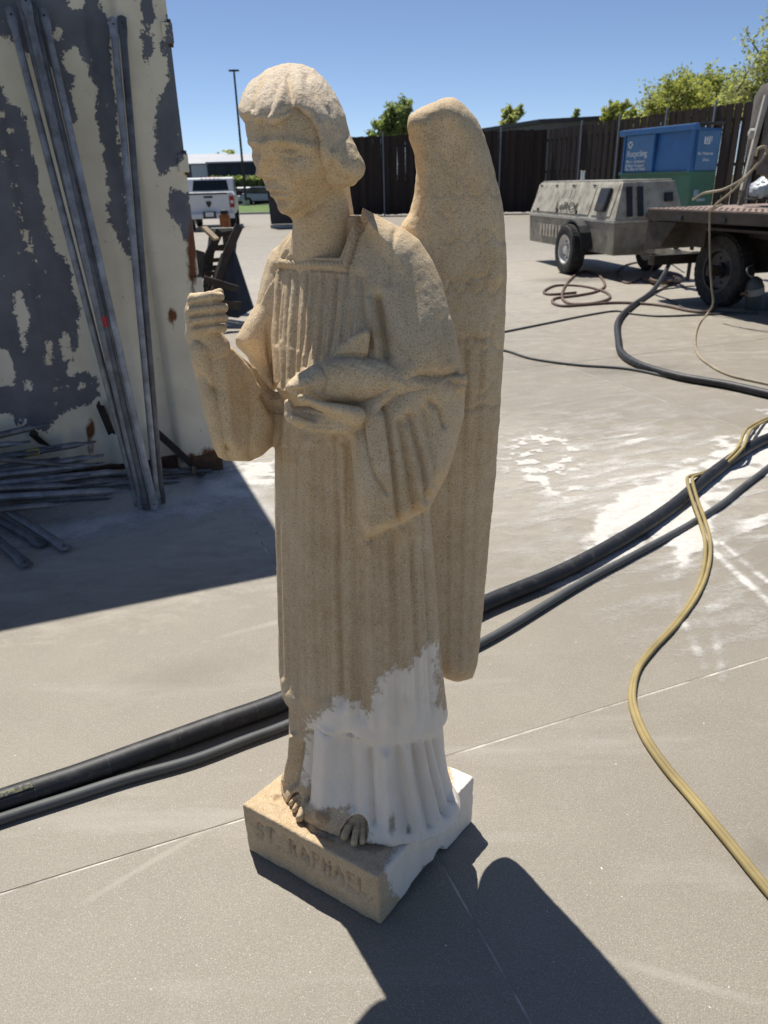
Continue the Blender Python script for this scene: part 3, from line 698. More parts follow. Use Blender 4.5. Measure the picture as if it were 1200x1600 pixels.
# ------------------------------------------------------------------ the yard
YAW = math.radians(21.0); U2 = np.array([math.cos(YAW), math.sin(YAW)]); V2 = np.array([-math.sin(YAW), math.cos(YAW)])
def uv(u, v): return np.array([*(U2 * u + V2 * v)])

def concrete_material():
    t = NT('concrete', 0.62)
    big = t.noise(0.55, 5, 0.6); mid = t.noise(3.2, 6, 0.62, dist=0.4); fine = t.noise(240, 3, 0.7); oi = t.n('ShaderNodeObjectInfo')
    k = t.mix(t.ramp(big, [(0.3, 0), (0.7, 1)]), (0.240, 0.213, 0.165), (0.312, 0.279, 0.219))
    k = t.mix(t.math('MULTIPLY', t.ramp(mid, [(0.4, 0), (0.75, 1)]), 0.55), k, (0.215, 0.186, 0.142))
    k = t.mix(t.math('MULTIPLY', t.ramp(fine, [(0.40, 1), (0.56, 0)]), 0.60), k, (0.17, 0.148, 0.122))
    k = t.mix(t.ramp(t.noise(330, 2, 0.7), [(0.58, 0), (0.68, 0.65)]), k, (0.53, 0.49, 0.43))
    k = t.mix(t.ramp(t.noise(75, 1, 0.5), [(0.79, 0), (0.80, 0.85)]), k, (0.72, 0.70, 0.66))     # stray grains of blast grit
    streak = t.ramp(t.noise(2.0, 4, 0.65, stretch=(0.35, 2.2, 1)), [(0.56, 0), (0.72, 1)])
    k = t.mix(t.math('MULTIPLY', streak, 0.35), k, (0.42, 0.395, 0.355))
    tone = t.math('ADD', 0.95, t.math('MULTIPLY', oi.outputs['Random'], 0.1))
    k = t.mix(1.0, k, t.n('ShaderNodeCombineColor').outputs[0], 'MIX') if False else k
    hsv = t.n('ShaderNodeHueSaturation'); t.l(tone, hsv.inputs['Value']); t.l(k, hsv.inputs['Color']); k = hsv.outputs[0]
    # dust of the blasting grit around the work place, plus painted far-ground glare
    pos = t.geo.outputs['Position']; sep = t.n('ShaderNodeSeparateXYZ'); t.l(pos, sep.inputs[0])
    def spot(cx, cy, rx, ry, an):
        c, s_ = math.cos(math.radians(an)), math.sin(math.radians(an))
        x = t.math('SUBTRACT', sep.outputs[0], cx); y = t.math('SUBTRACT', sep.outputs[1], cy)
        a = t.math('DIVIDE', t.math('ADD', t.math('MULTIPLY', x, c), t.math('MULTIPLY', y, s_)), rx)
        b = t.math('DIVIDE', t.math('SUBTRACT', t.math('MULTIPLY', y, c), t.math('MULTIPLY', x, s_)), ry)
        return t.math('SUBTRACT', 1.0, t.math('SQRT', t.math('ADD', t.math('MULTIPLY', a, a), t.math('MULTIPLY', b, b))), clamp=True)
    m = t.math('MAXIMUM', spot(1.35, 4.0, 1.9, 1.3, 20), t.math('MULTIPLY', spot(-1.3, 3.4, 1.8, 1.1, 21), 1.2))
    m = t.math('MAXIMUM', m, t.math('MULTIPLY', spot(0.1, 4.6, 2.6, 1.4, 0), 0.8))
    m = t.math('MAXIMUM', m, t.math('MULTIPLY', spot(2.0, 14.0, 14.0, 10.5, 0), 0.75))  # far ground's brightening toward the sun, painted into the slab colour
    dn = t.noise(7, 7, 0.68, dist=0.8, stretch=(0.8, 1.5, 1))
    dm = t.ramp(t.math('ADD', t.math('MULTIPLY', m, 0.55), t.math('MULTIPLY', t.math('SUBTRACT', dn, 0.5), 0.9)), [(0.10, 0), (0.70, 0.75)])
    k = t.mix(dm, k, (0.53, 0.48, 0.40))
    # stains, tyre scuffs and a pale scrape
    for cx, cy, rx, ry, an, c_, am in [(0.95, 1.35, .16, .10, 30, (.13, .115, .09), .35), (-.75, 2.2, .5, .16, 20, (.15, .13, .10), .35), (2.3, 6.6, .9, .3, 10, (.12, .105, .085), .45), (1.0, 8.6, 1.3, .22, -60, (.15, .13, .105), .4), (-.62, 1.40, .34, .016, 40, (.42, .38, .32), .35), (-.30, 2.6, .6, .03, 25, (.45, .41, .35), .35), (.62, 1.05, .3, .02, -20, (.42, .385, .33), .3), (3.4, 13.2, 1.2, .6, 0, (.09, .08, .065), .6), (4.3, 10.2, .9, .5, 0, (.08, .07, .06), .6)]:
        sm = t.math('MULTIPLY', t.ramp(t.math('ADD', spot(cx, cy, rx, ry, an), t.math('MULTIPLY', t.math('SUBTRACT', t.noise(18, 5, .65), .5), .9)), [(.2, 0), (.75, 1)]), am); k = t.mix(sm, k, c_)
    t.col(k)
    t.bump(t.math('ADD', t.math('MULTIPLY', fine, 0.6), t.math('MULTIPLY', t.noise(60, 3), 0.6)), 0.45, 0.0016)
    return t.out()
CONC = concrete_material()

t = NT('field_ground', 0.95)
t.col(t.mix(t.ramp(t.noise(0.12, 4), [(0.35, 0), (0.65, 1)]), (0.10, 0.125, 0.045), (0.17, 0.165, 0.085))); FIELD = t.out()
t = NT('joint_filler', 0.95); t.col(t.mix(t.ramp(t.noise(9, 4), [(.35, 0), (.65, 1)]), (0.22, 0.19, 0.155), (0.62, 0.575, 0.51))); JOINT = t.out()
tag(mesh_obj('ground', [(-1500, -1500, -.06), (1500, -1500, -.06), (1500, 1500, -.06), (-1500, 1500, -.06)], [(0, 1, 2, 3)], FIELD), kind='structure')
SU, SV, U0, V0 = 3.45, 4.27, 0.605, 1.575
yard = MB()
c4 = [uv(U0 - 9 * SU, V0 - 2 * SV), uv(U0 + 11 * SU, V0 - 2 * SV), uv(U0 + 11 * SU, V0 + 12 * SV), uv(U0 - 9 * SU, V0 + 12 * SV)]
yard.add([(p[0], p[1], -.0016) for p in c4], [(0, 1, 2, 3)])
yard = tag(yard.build('concrete_yard', JOINT), kind='structure')
slab_me = None
gap = 0.0022
for j in range(-2, 12):
    for i in range(-9, 11):
        c = uv(U0 + (i + .5) * SU, V0 + (j + .5) * SV)
        z = proj_np(np.array([[c[0], c[1], 0.0]]))
        if c[1] > 0.5 and abs(z[0][0] - 600) > 1600 and c[1] > 8: continue
        if slab_me is None:
            o = MB().box((0, 0, -.03), (SU - 2 * gap, SV - 2 * gap, .06), rz=YAW).build('slab', CONC, yard, bevel=.0025, seg=1); slab_me = o.data
        else: o = link('slab', slab_me, None, yard)
        o.location = (c[0], c[1], random.uniform(-.001, .0012))

# blasting powder lying in drifts, feathering out to a thin dust
t = NT('white_powder', 0.95)
_m = t.math('ADD', t.attr('depth'), t.math('ADD', t.math('MULTIPLY', t.math('SUBTRACT', t.noise(45, 6, .7), .5), .55), t.math('MULTIPLY', t.math('SUBTRACT', t.noise(260, 2, .6), .5), .5)))
t.col(t.mix(t.ramp(t.noise(40, 5, 0.65), [(0.35, 0), (0.7, 1)]), (0.54, 0.515, 0.47), (0.68, 0.655, 0.61))); t.bump(t.noise(160, 4, 0.7), 0.5, 0.003)
tr = t.n('ShaderNodeBsdfTransparent'); mx = t.n('ShaderNodeMixShader'); t.l(t.ramp(_m, [(.10, 0), (.70, 1)]), mx.inputs[0]); t.l(tr.outputs[0], mx.inputs[1]); t.l(t.b.outputs[0], mx.inputs[2]); t.l(mx.outputs[0], t.t.nodes['Material Output'].inputs[0])
POWDER = t.out()
def powder(name, x0, x1, y0, y1, h, fn, lbl):
    ax, ay = np.arange(x0, x1, h), np.arange(y0, y1, h); X, Y = np.meshgrid(ax, ay, indexing='ij')
    P = np.stack([X.ravel(), Y.ravel(), np.zeros(X.size)], 1); px, py = proj_np(P); q = fn(px, py, P)
    P[:, 2] = .0022 + .006 * np.clip(q - .3, 0, 1.2); nx, ny = X.shape; I = np.arange(nx * ny).reshape(nx, ny)
    Q = np.stack([I[:-1, :-1], I[1:, :-1], I[1:, 1:], I[:-1, 1:]], -1).reshape(-1, 4)
    Q = Q[(q[Q] > -.3).any(1)]
    used = np.zeros(len(P), bool); used[Q.ravel()] = True; ren = np.cumsum(used) - 1
    o = fast_mesh(name, P[used], ren[Q], POWDER); a = o.data.attributes.new('depth', 'FLOAT', 'POINT'); a.data.foreach_set('value', np.clip(q[used], -.5, 1.2).astype(np.float32))
    return tag(o, lbl, 'powder', kind='stuff')
DRIFT = [(880, 905), (915, 820), (955, 770), (1000, 748), (1060, 722), (1120, 695), (1175, 662), (1260, 610), (1280, 700), (1230, 740), (1160, 762), (1120, 800), (1120, 850), (1090, 880), (1055, 905), (1050, 870), (1010, 845), (930, 885)]
def drift(px, py, P):
    sw = np.stack([(P[:, 0] * .92 + P[:, 1] * .39) * 4.5, (-P[:, 0] * .39 + P[:, 1] * .92) * 19, 0 * px], 1)          # swept in streaks
    n = fbm(P * 9, 5, 5); n2 = fbm(sw, 4, 15); n4 = fbm(P * 14, 4, 25)
    m = np.clip(-poly_sdf(px, py, DRIFT) / 30.0, -1.6, 1.2) + .55 * n + .35 * n2 + .10
    g = lambda cx, cy, rx, ry: np.exp(-((px - cx) / rx) ** 2 - ((py - cy) / ry) ** 2)
    fl = 1.15 * g(850, 715, 62, 42) * (.15 + np.clip(n4 * 1.6, 0, 1.2)) + .9 * g(1185, 810, 46, 46) * np.clip(n2 + .35, 0, 1) + .7 * g(1000, 690, 80, 26) * np.clip(n2 + .2, 0, 1) + .75 * g(890, 770, 40, 16) * np.clip(n4 + .4, 0, 1)
    tracks = sum(a * np.exp(-(seg_dist(px, py, l)[0] / w) ** 2) for l, a, w in [([(1110, 858), (1160, 905), (1240, 975)], .75, 6), ([(1128, 850), (1175, 890), (1250, 950)], .5, 5), ([(1055, 880), (1062, 960), (1100, 1040)], .35, 9), ([(1100, 900), (1115, 980), (1130, 1060)], .28, 10), ([(1000, 850), (880, 905), (770, 930)], .5, 14)])
    haze = .40 * g(980, 760, 260, 150) + .20 * g(1120, 950, 140, 120)
    return np.maximum(np.maximum(m, fl), np.maximum(tracks * (1 + .8 * n2), haze * (.75 + .7 * n2 + .4 * n)))
powder('powder_drift', 0.3, 3.3, 1.9, 6.2, .012, drift, 'bright white blasting powder drifted on the sunlit slabs beside the hoses')
SHADE = [(-200, 890), (60, 880), (200, 850), (330, 830), (420, 820), (450, 800), (425, 725), (350, 700), (200, 690), (-200, 700)]
def bank(px, py, P):
    n = fbm(P * 5, 5, 8); n2 = fbm(P * np.array([8, 16, 1]), 4, 11); g = np.exp(-((px - 400) / 45) ** 2 - ((py - 738) / 26) ** 2)
    m = np.clip(-poly_sdf(px, py, SHADE) / 80.0, -1.2, .80) + .30 * n
    return np.maximum(m, 1.1 * g * np.clip(n2 + .75, 0, 1.2))
powder('powder_bank', -2.9, -0.3, 2.6, 4.8, .012, bank, 'thin pale powder in the container shadow around the leaning braces')

# ------------------------------------------------------------------ shipping container
def container_material():
    t = NT('peeling_paint', 0.62)
    a = t.attr('peel'); pos = t.geo.outputs['Position']
    n = t.noise(13, 9, 0.66, dist=0.9); n2 = t.noise(60, 7, 0.7); n3 = t.noise(5, 4, 0.6)
    e = t.math('ADD', a, t.math('ADD', t.math('MULTIPLY', t.math('SUBTRACT', n, 0.5), 1.25), t.math('MULTIPLY', t.math('SUBTRACT', n2, 0.5), 0.95)))
    m = t.ramp(e, [(0.495, 0), (0.505, 1)])
    cream = t.mix(t.ramp(t.noise(4, 5, 0.6), [(0.3, 0), (0.7, 1)]), (0.66, 0.595, 0.45), (0.79, 0.725, 0.57))
    grey = t.mix(t.ramp(t.noise(6, 6, 0.6), [(0.3, 0), (0.7, 1)]), (0.085, 0.092, 0.112), (0.14, 0.147, 0.17))
    flk = t.ramp(t.noise(26, 3, 0.6), [(0.70, 0), (0.71, 1)])
    k = t.mix(m, cream, t.mix(flk, grey, (0.38, 0.36, 0.31)))
    ru = t.math('ADD', t.attr('rust'), t.math('MULTIPLY', t.math('SUBTRACT', t.noise(22, 6, 0.7, stretch=(1, 1, .4)), 0.5), 0.9))
    rm = t.ramp(ru, [(0.46, 0), (0.62, 1)])
    k = t.mix(rm, k, t.mix(t.noise(60, 4), (0.10, 0.035, 0.014), (0.22, 0.085, 0.032)))
    k = t.mix(t.ramp(t.noise(48, 6, 0.75, stretch=(1, 1, .5)), [(0.645, 0), (0.69, 0.8)]), k, (0.13, 0.07, 0.035))
    t.col(k)
    h = t.math('ADD', t.math('MULTIPLY', t.math('SUBTRACT', 1.0, m), 1.0), t.math('MULTIPLY', n2, 0.25))
    t.bump(h, 0.7, 0.0025)
    t.l(t.math('ADD', 0.5, t.math('MULTIPLY', rm, 0.4)), t.b.inputs['Roughness'])
    return t.out()
PEEL = container_material()
CC = gnd(347, 732); CC[2] = 0; HT = 2.77; WD = 2.44
wall_n = np.array([math.sin(YAW), -math.cos(YAW), 0.0]); wall_u = np.array([-U2[0], -U2[1], 0.0])         # leftwards along the face
def wpx(s, z, out=0.0): return proj_np((CC + wall_u * s + np.array([0, 0, z]) + wall_n * out)[None])
box = empty('shipping_container', CC); tag(box, 'cream shipping container end with peeling paint over dark grey', 'container')
def ck(o): o.matrix_parent_inverse = Matrix.Translation(tuple(-CC)); return o
DARK = [[(-400, 122), (0, 130), (12, 158), (30, 168), (42, 195), (47, 225), (58, 262), (62, 300), (70, 330), (78, 362), (86, 396), (100, 404), (113, 432), (118, 462), (126, 487), (120, 540), (104, 580), (100, 590), (129, 578), (156, 593), (156, 618), (135, 632), (99, 644), (72, 677), (30, 664), (22, 647), (-400, 640)],
        [(-400, -500), (150, -500), (156, 0), (166, 25), (174, 50), (176, 110), (181, 160), (186, 220), (193, 270), (200, 330), (206, 405), (190, 387), (170, 347), (168, 300), (165, 262), (161, 225), (152, 190), (149, 152), (153, 138), (141, 118), (128, 86), (118, 70), (98, 84), (100, 110), (114, 118), (113, 150), (120, 185), (108, 205), (96, 160), (84, 110), (60, 90), (30, 80), (18, 58), (-400, 62)],
        [(214, -40), (238, -30), (241, 28), (232, 48), (221, 32)], [(222, 50), (238, 56), (240, 82), (230, 102), (221, 86)],
        [(262, 22), (274, 58), (286, 180), (292, 236), (276, 258), (262, 268), (252, 276), (240, 250), (244, 205), (246, 152), (256, 148), (264, 128), (258, 60)],
        [(262, 292), (296, 300), (306, 372), (290, 378), (280, 350), (264, 332)], [(-400, 520), (14, 560), (22, 590), (0, 604)], [(250, 60), (258, 62), (256, 90), (250, 84)]]
CREAMS = [[(103, -10), (132, -10), (130, 14), (112, 16)], [(86, 38), (96, 44), (102, 58), (94, 66), (86, 54)], [(0, 545), (14, 548), (26, 590), (18, 604), (-40, 606)], [(18, 455), (34, 452), (46, 500), (40, 550), (30, 530), (24, 490)], [(94, 516), (108, 520), (112, 560), (100, 566)], [(70, 536), (78, 534), (84, 572), (74, 570)]]
CREAMS += [[(x - r, y - r * 1.3), (x + r, y - r), (x + r * .8, y + r * 1.4), (x - r * .7, y + r)] for x, y, r in [(2, 178, 4), (16, 206, 3), (5, 240, 3), (5, 252, 4), (26, 258, 3), (23, 290, 4), (26, 322, 4), (32, 342, 4), (38, 366, 5), (43, 374, 3), (46, 388, 4), (53, 408, 4), (62, 462, 3), (44, 602, 5), (88, 612, 5), (126, 604, 4), (36, 660, 4)]]
def peel_attr(o):
    V = np.array([v.co for v in o.data.vertices]); px, py = proj_np(V); d = np.full(len(V), 1e9)
    for p in DARK: d = np.minimum(d, poly_sdf(px, py, p))
    for p in CREAMS: d = np.maximum(d, -poly_sdf(px, py, p))
    a = o.data.attributes.new('peel', 'FLOAT', 'POINT'); a.data.foreach_set('value', np.clip(0.5 - d / 24.0, -0.6, 1.6).astype(np.float32))
    r = np.zeros(len(V))
    for cx, cy, rx, ry, am in [(268, 494, 11, 20, .75), (270, 520, 5, 40, .45), (140, 672, 12, 26, .75), (142, 700, 14, 30, .5), (300, 400, 14, 110, .72), (312, 560, 12, 60, .5), (276, 90, 8, 80, .45), (330, 715, 26, 26, .8), (300, 716, 60, 16, .6), (14, 578, 10, 30, .5), (245, 60, 8, 60, .35), (4, 595, 10, 14, .5)]:
        r = np.maximum(r, am * np.exp(-((px - cx) / rx) ** 2 - ((py - cy) / ry) ** 2))
    z = V[:, 2]; r = np.maximum(r, .55 * np.exp(-(z / .07) ** 2))
    b = o.data.attributes.new('rust', 'FLOAT', 'POINT'); b.data.foreach_set('value', r.astype(np.float32)); return o
def sheet(name, s0, s1, z0, z1, prof, h=.02):
    """face sheet with a relief profile prof(s) and real thickness behind"""
    ss, zs = np.arange(s0, s1 + 1e-6, h), np.arange(z0, z1 + 1e-6, h); SS, ZZ = np.meshgrid(ss, zs, indexing='ij')
    o_ = prof(SS); dent = .004 * fbm(np.stack([SS.ravel() * 2.2, ZZ.ravel() * 2.2, 0 * SS.ravel()], 1), 3, 2).reshape(SS.shape)
    V = CC + wall_u * SS[..., None] + np.array([0, 0, 1.0]) * ZZ[..., None] + wall_n * (o_ + dent)[..., None]
    nx, ny = SS.shape; I = np.arange(nx * ny).reshape(nx, ny); Q = np.stack([I[:-1, :-1], I[:-1, 1:], I[1:, 1:], I[1:, :-1]], -1).reshape(-1, 4)
    o = fast_mesh(name, V.reshape(-1, 3), Q[:, ::-1], PEEL, box, smooth=True); peel_attr(o); return ck(o)
# corner post, recessed corrugated panel, bottom rail, roof and far walls
sheet('corner_post', 0.0, 0.26, 0.0, HT, lambda s: .012 * sstep(s, 0, .02) - .05 * sstep(s, .235, .26))
sheet('end_panel', 0.26, WD, 0.12, HT, lambda s: -.038 + .03 * sstep(np.cos((s - .50) * 2 * math.pi / .46), -.35, .35))
def wbox(name, s0, s1, z0, z1, o0, o1, mat, bev=.004):
    c = CC + wall_u * (s0 + s1) / 2 + wall_n * (o0 + o1) / 2; o = MB().box((c[0], c[1], (z0 + z1) / 2), (abs(s1 - s0), abs(o1 - o0), abs(z1 - z0)), rz=YAW).build(name, mat, box, bevel=bev)
    if mat is PEEL: peel_attr(o)
    return ck(o)
RUST = worn('rusty_steel', (0.085, 0.05, 0.032), 0.85, 0.1, .4, 14, (0.17, 0.075, 0.03), .7, .4)
wbox('bottom_rail', 0.26, WD, 0.0, 0.119, -.06, -.012, RUST)
wbox('side_wall', -0.001, .045, 0.0, HT, -6.0, -.001, PEEL)
wbox('side_wall', WD - .045, WD, 0.0, HT, -6.0, -.05, PEEL)
wbox('roof', 0.0, WD, HT, HT + .03, -6.0, .01, PEEL)
wbox('corner_casting', -.006, .17, 0.0, .11, -.012, .02, RUST)
for z in (1.72, 2.30, 1.1):
    wbox('hinge', -.014, .04, z - .045, z + .045, -.004, .028, PEEL, .006)
    wbox('hinge', -.010, .008, z - .06, z + .06, .008, .022, RUST, .004)

# ------------------------------------------------------------------ galvanised braces
STEEL = worn('galvanised_steel', (0.25, 0.25, 0.26), 0.5, 0.5, .35, 9, (0.11, 0.10, 0.09), .6, .25, .45)
YELL = worn('yellow_end_paint', (0.42, 0.36, 0.10), 0.7, 0, .2, 20, (0.2, 0.2, 0.2), .4)
REDP = worn('red_band_paint', (0.45, 0.03, 0.03), 0.6)
DKST = worn('dark_steel', (0.045, 0.042, 0.04), 0.65, 0.4, .35, 12, (0.10, 0.06, 0.04), .5, .25)
def brace(a, b, r, label, group, flat_a=True, flat_b=True, tip=None, band=None, mat=STEEL):
    """round tube with flattened, drilled ends"""
    a, b = Vector(tuple(a)), Vector(tuple(b)); L = (b - a).length; d = (b - a).normalized()
    root = empty('scaffold_brace', a); root.rotation_mode = 'QUATERNION'
    up = Vector((0, 0, 1)) if abs(d.z) < .9 else Vector((wall_n[0], wall_n[1], 0)); side = up.cross(d).normalized(); up = d.cross(side)
    Rm = Matrix((d, side, up)).transposed(); root.rotation_quaternion = Rm.to_quaternion()
    m = MB(); n = 12; rows = []
    fl = .11
    def ring(x, wy, wz): return [(x, wy * math.cos(2 * math.pi * k / n), wz * math.sin(2 * math.pi * k / n)) for k in range(n)]
    prof = ([(0, .3, .28), (.006, 1.25, .3), (fl * .55, 1.3, .3), (fl, 1.0, 1.0)] if flat_a else [(0, 1, 1)]) + ([(L - fl, 1, 1), (L - fl * .55, 1.3, .3), (L - .006, 1.25, .3), (L, .3, .28)] if flat_b else [(L, 1, 1)])
    for x, wy, wz in prof: rows.append(ring(x, r * wy, r * wz))
    V = [p for q in rows for p in q]; Fs = []
    for j in range(len(rows) - 1):
        for k in range(n): Fs.append((j * n + k, j * n + (k + 1) % n, (j + 1) * n + (k + 1) % n, (j + 1) * n + k))
    Fs += [tuple(range(n))[::-1], tuple(range((len(rows) - 1) * n, len(rows) * n))]
    m.add(V, Fs).build('tube', mat, root, smooth=True)
    for fl_, x in ((flat_a, fl * .3), (flat_b, L - fl * .3)):
        if fl_: MB().lathe((x, 0, -r * .33), (0, 0, 1), [(r * .32, 0), (r * .32, r * .66)], 10).build('bolt_hole', DKST, root)
    if tip: MB().lathe((L - fl * 1.6, 0, 0), (1, 0, 0), [(r * 1.04, 0), (r * 1.04, fl * .6)], 12).build('painted_tip', tip, root, smooth=True)
    if band: MB().lathe((L * band, 0, 0), (1, 0, 0), [(r * 1.03, 0), (r * 1.03, .05)], 12).build('red_band', REDP, root, smooth=True)
    return tag(root, label, 'brace', group)
def wall_pt(x, y, out): return on_plane(x, y, CC + wall_n * out, wall_n)
GL = 'braces leaning on the container'
ordn = ['leftmost', 'second from left', 'third from left', 'fourth from left', 'fifth from left', 'thin one half hidden behind the others']
for k, (tx, ty, bx, by, out, band) in enumerate([(14, 10, 217, 792, .055, None), (37, -12, 224, 796, .085, None), (47, 2, 231, 797, .06, .40), (52, 20, 238, 795, .035, None), (66, 12, 243, 797, .045, None), (24, -30, 228, 789, .03, None)]):
    brace(gnd(bx, by, .012), wall_pt(tx, ty, out), .0175, ('grey brace leaning on the container, %s of the slanting bundle' % ordn[k] if k < 5 else 'thin grey brace half hidden behind the slanting bundle'), GL, True, True, None, band)
for k, (tx, ty, bx, by) in enumerate([(176, 26, 246, 792), (190, 24, 253, 788)]):
    brace(gnd(bx, by, .012), wall_pt(tx, ty, .035), .0165, 'grey brace leaning on the container, %s of the upright pair' % ('left' if k == 0 else 'right'), GL)
GS = 'braces lying in the stack'
lying = [((-230, 800), (175, 775), None, None, 'front bottom'), ((-230, 790), (201, 765), .48, None, 'second from bottom'), ((-200, 776), (281, 755), .14, None, 'thin dark one near the ground'), ((-230, 790), (201, 748), .40, None, 'third from bottom with drilled flat end'),
         ((-230, 780), (201, 735), .36, None, 'topmost of those with a pale flat end'), ((-200, 772), (331, 741), .05, None, 'reaching furthest right past the upright poles'), ((-200, 764), (280, 733), .10, None, 'ending just short of the longest'),
         ((-220, 766), (163, 724), .30, None, 'middle, ending left of the pale flat ends'), ((-220, 770), (163, 711), .27, None, 'middle, just above a shorter dull one'), ((-240, 772), (93, 716), .24, YELL, 'lower of two with yellow painted tips'),
         ((-240, 760), (96, 699), .18, YELL, 'upper of two with yellow painted tips'), ((-240, 738), (79, 661), .12, None, 'highest, sticking up at far left'), ((-240, 752), (150, 690), .15, None, 'dull one behind the yellow tipped pair')]
for (ax_, ay_), (bx, by), out, tip, lb in lying:
    if out is None: pa, pb_ = gnd(ax_, ay_, .022), gnd(bx, by, .022)
    else: pa, pb_ = wall_pt(ax_, ay_, out), wall_pt(bx, by, out)
    pa[2] = max(pa[2], .022); pb_[2] = max(pb_[2], .022)
    brace(pa, pb_, .0185, 'grey brace lying in the stack, ' + lb, GS, True, True, tip)
extra = [((-200, 772), (128, 757), .45, 'dull one tucked low in the middle of the pile'), ((-220, 800), (142, 742), .42, 'slightly tilted one crossing the pile'), ((-200, 745), (60, 706), .22, 'short one near the left edge below the yellow tips'), ((-200, 700), (118, 728), .30, 'one lying askew, falling to the right'), ((-180, 812), (110, 786), .62, 'lowest one half in front of the pile'), ((-220, 720), (48, 690), .14, 'stub showing high at the left edge')]
for (ax_, ay_), (bx, by), out, lb in extra:
    pa, pb_ = wall_pt(ax_, ay_, out), wall_pt(bx, by, out); pa[2] = max(pa[2], .02); pb_[2] = max(pb_[2], .02)
    brace(pa, pb_, random.uniform(.014, .019), 'grey brace lying in the stack, ' + lb, GS, True, True)
GF = 'braces lying out in front of the stack'
for (ax_, ay_, az), (bx, by), lb in [((-160, 690, .22), (106, 858), 'long brace slanting out of the frame, upper of the front three'), ((-150, 730, .16), (68, 852), 'brace slanting out of the frame, middle of the front three'), ((-150, 720, .12), (44, 884), 'brace slanting out of the frame, lowest of the front three')]:
    brace(gnd(ax_, ay_, az), gnd(bx, by, .02), .022, lb, GF)
def angle_iron(a, b, w, label):
    a, b = Vector(tuple(a)), Vector(tuple(b)); d = b - a; L = d.length
    o = MB().add([(0, 0, 0), (0, w, 0), (0, w, .005), (0, .005, .005), (0, .005, w), (0, 0, w), (L, 0, 0), (L, w, 0), (L, w, .005), (L, .005, .005), (L, .005, w), (L, 0, w)],
                 [(0, 1, 2, 3, 4, 5)[::-1], (6, 7, 8, 9, 10, 11)] + [(i, (i + 1) % 6, (i + 1) % 6 + 6, i + 6) for i in range(6)]).build('angle_iron', DKST)
    o.location = a; o.rotation_mode = 'QUATERNION'; o.rotation_quaternion = d.to_track_quat('X', 'Z'); return tag(o, label, 'angle iron', 'angle irons by the container')
angle_iron(gnd(195, 742, .0), wall_pt(150, 634, .05), .045, 'dark angle iron leaning left of the slanting braces')
angle_iron(gnd(308, 738, .02), wall_pt(240, 676, .04), .035, 'thin angle iron sloping down right of the braces')
angle_iron(gnd(308, 742, .0), gnd(300, 742, .12), .05, 'short upright angle iron near the container corner')
angle_iron(gnd(120, 742, .0), wall_pt(45, 680, .06), .05, 'angle iron sloping behind the yellow tipped braces')

# ------------------------------------------------------------------ hoses
def rubber(name, c, rough, ring=0.0):
    t = NT(name, rough); n = t.noise(5, 4); k = t.mix(t.ramp(n, [(0.35, 0), (0.7, 1)]), tuple(x * .75 for x in c), tuple(min(1, x * 1.25) for x in c))
    k = t.mix(t.ramp(t.noise(22, 6, .7), [(.52, 0), (.8, .28)]), k, (.22, .21, .19)); t.col(k); t.bump(t.noise(90, 3), .25, .002); return t.out()
BLACKR = rubber('black_rubber', (.012, .013, .016), .55); GREYR = rubber('grey_rubber', (.07, .075, .075), .6); YELR = rubber('yellow_rubber', (.34, .26, .105), .72); BRNR = rubber('brown_rubber', (.14, .085, .065), .6); TAN = rubber('pale_rubber', (.34, .28, .19), .6)
def hose(pts, r, mat, label, n=9, seg=12, parts=(), lift=0.0):
    P = [np.array(p, float) if len(p) == 3 and isinstance(p, np.ndarray) else gnd(p[0], p[1], (p[2] if len(p) > 2 else 0) + r + lift) for p in pts]
    o = MB().tube(catmull(P, n), r, seg).build('hose', mat, None, smooth='all')
    return tag(o, label, 'hose', 'hoses lying across the yard'), P
def ferrules(o, P, r, ts, mat):
    C = catmull(P, 9)
    for t_ in ts:
        i = int(t_ * (len(C) - 2)); d = C[i + 1] - C[i]
        MB().lathe(C[i], d, [(r * 1.012, -.0008), (r * 1.012, .0008)], 14).build('seam', mat, o)
BIG = .0345
o, P = hose([(1058, 380, .62), (1048, 408, .3), (1022, 452, .02), (985, 480), (966, 502), (966, 530), (972, 552), (1000, 570), (1060, 588), (1140, 602), (1230, 622), (1330, 640), (1370, 660), (1320, 668), (1240, 674), (1180, 694), (1110, 742), (1050, 792), (980, 838), (880, 892), (760, 942), (640, 1000), (540, 1045), (445, 1094), (340, 1132), (230, 1172), (120, 1212), (0, 1252), (-160, 1310), (-400, 1380)],
           BIG, BLACKR, 'thick black blast hose running from the flatbed behind the statue')
ferrules(o, P, BIG, np.linspace(.5, .99, 15), GREYR)
Cc = catmull(P, 9); qx, qy = proj_np(np.array(Cc)); ii = [i for i in range(len(Cc)) if -5 < qx[i] < 66 and qy[i] > 1100]
Vv, Ff = [], []
for i in ii:
    d_ = Cc[min(i + 1, len(Cc) - 1)] - Cc[i - 1]; d_ /= np.linalg.norm(d_); sd_ = np.cross(d_, [0, 0, 1]); sd_ /= np.linalg.norm(sd_)
    if sd_[1] > 0: sd_ = -sd_
    for a_ in (.15, .32, .5, .66): Vv.append(Cc[i] + (sd_ * math.sin(a_) + np.array([0, 0, 1]) * math.cos(a_)) * (BIG + .0012))
for j in range(len(ii) - 1):
    for k in range(3): Ff.append((j * 4 + k, j * 4 + k + 1, j * 4 + k + 5, j * 4 + k + 4))
t = NT('hose_print', .6); t.col(t.mix(t.ramp(t.noise(120, 2, .5), [(.48, 0), (.52, 1)]), (.02, .021, .024), (.13, .13, .055)))
mesh_obj('printed_mark', Vv, Ff, t.out(), o)
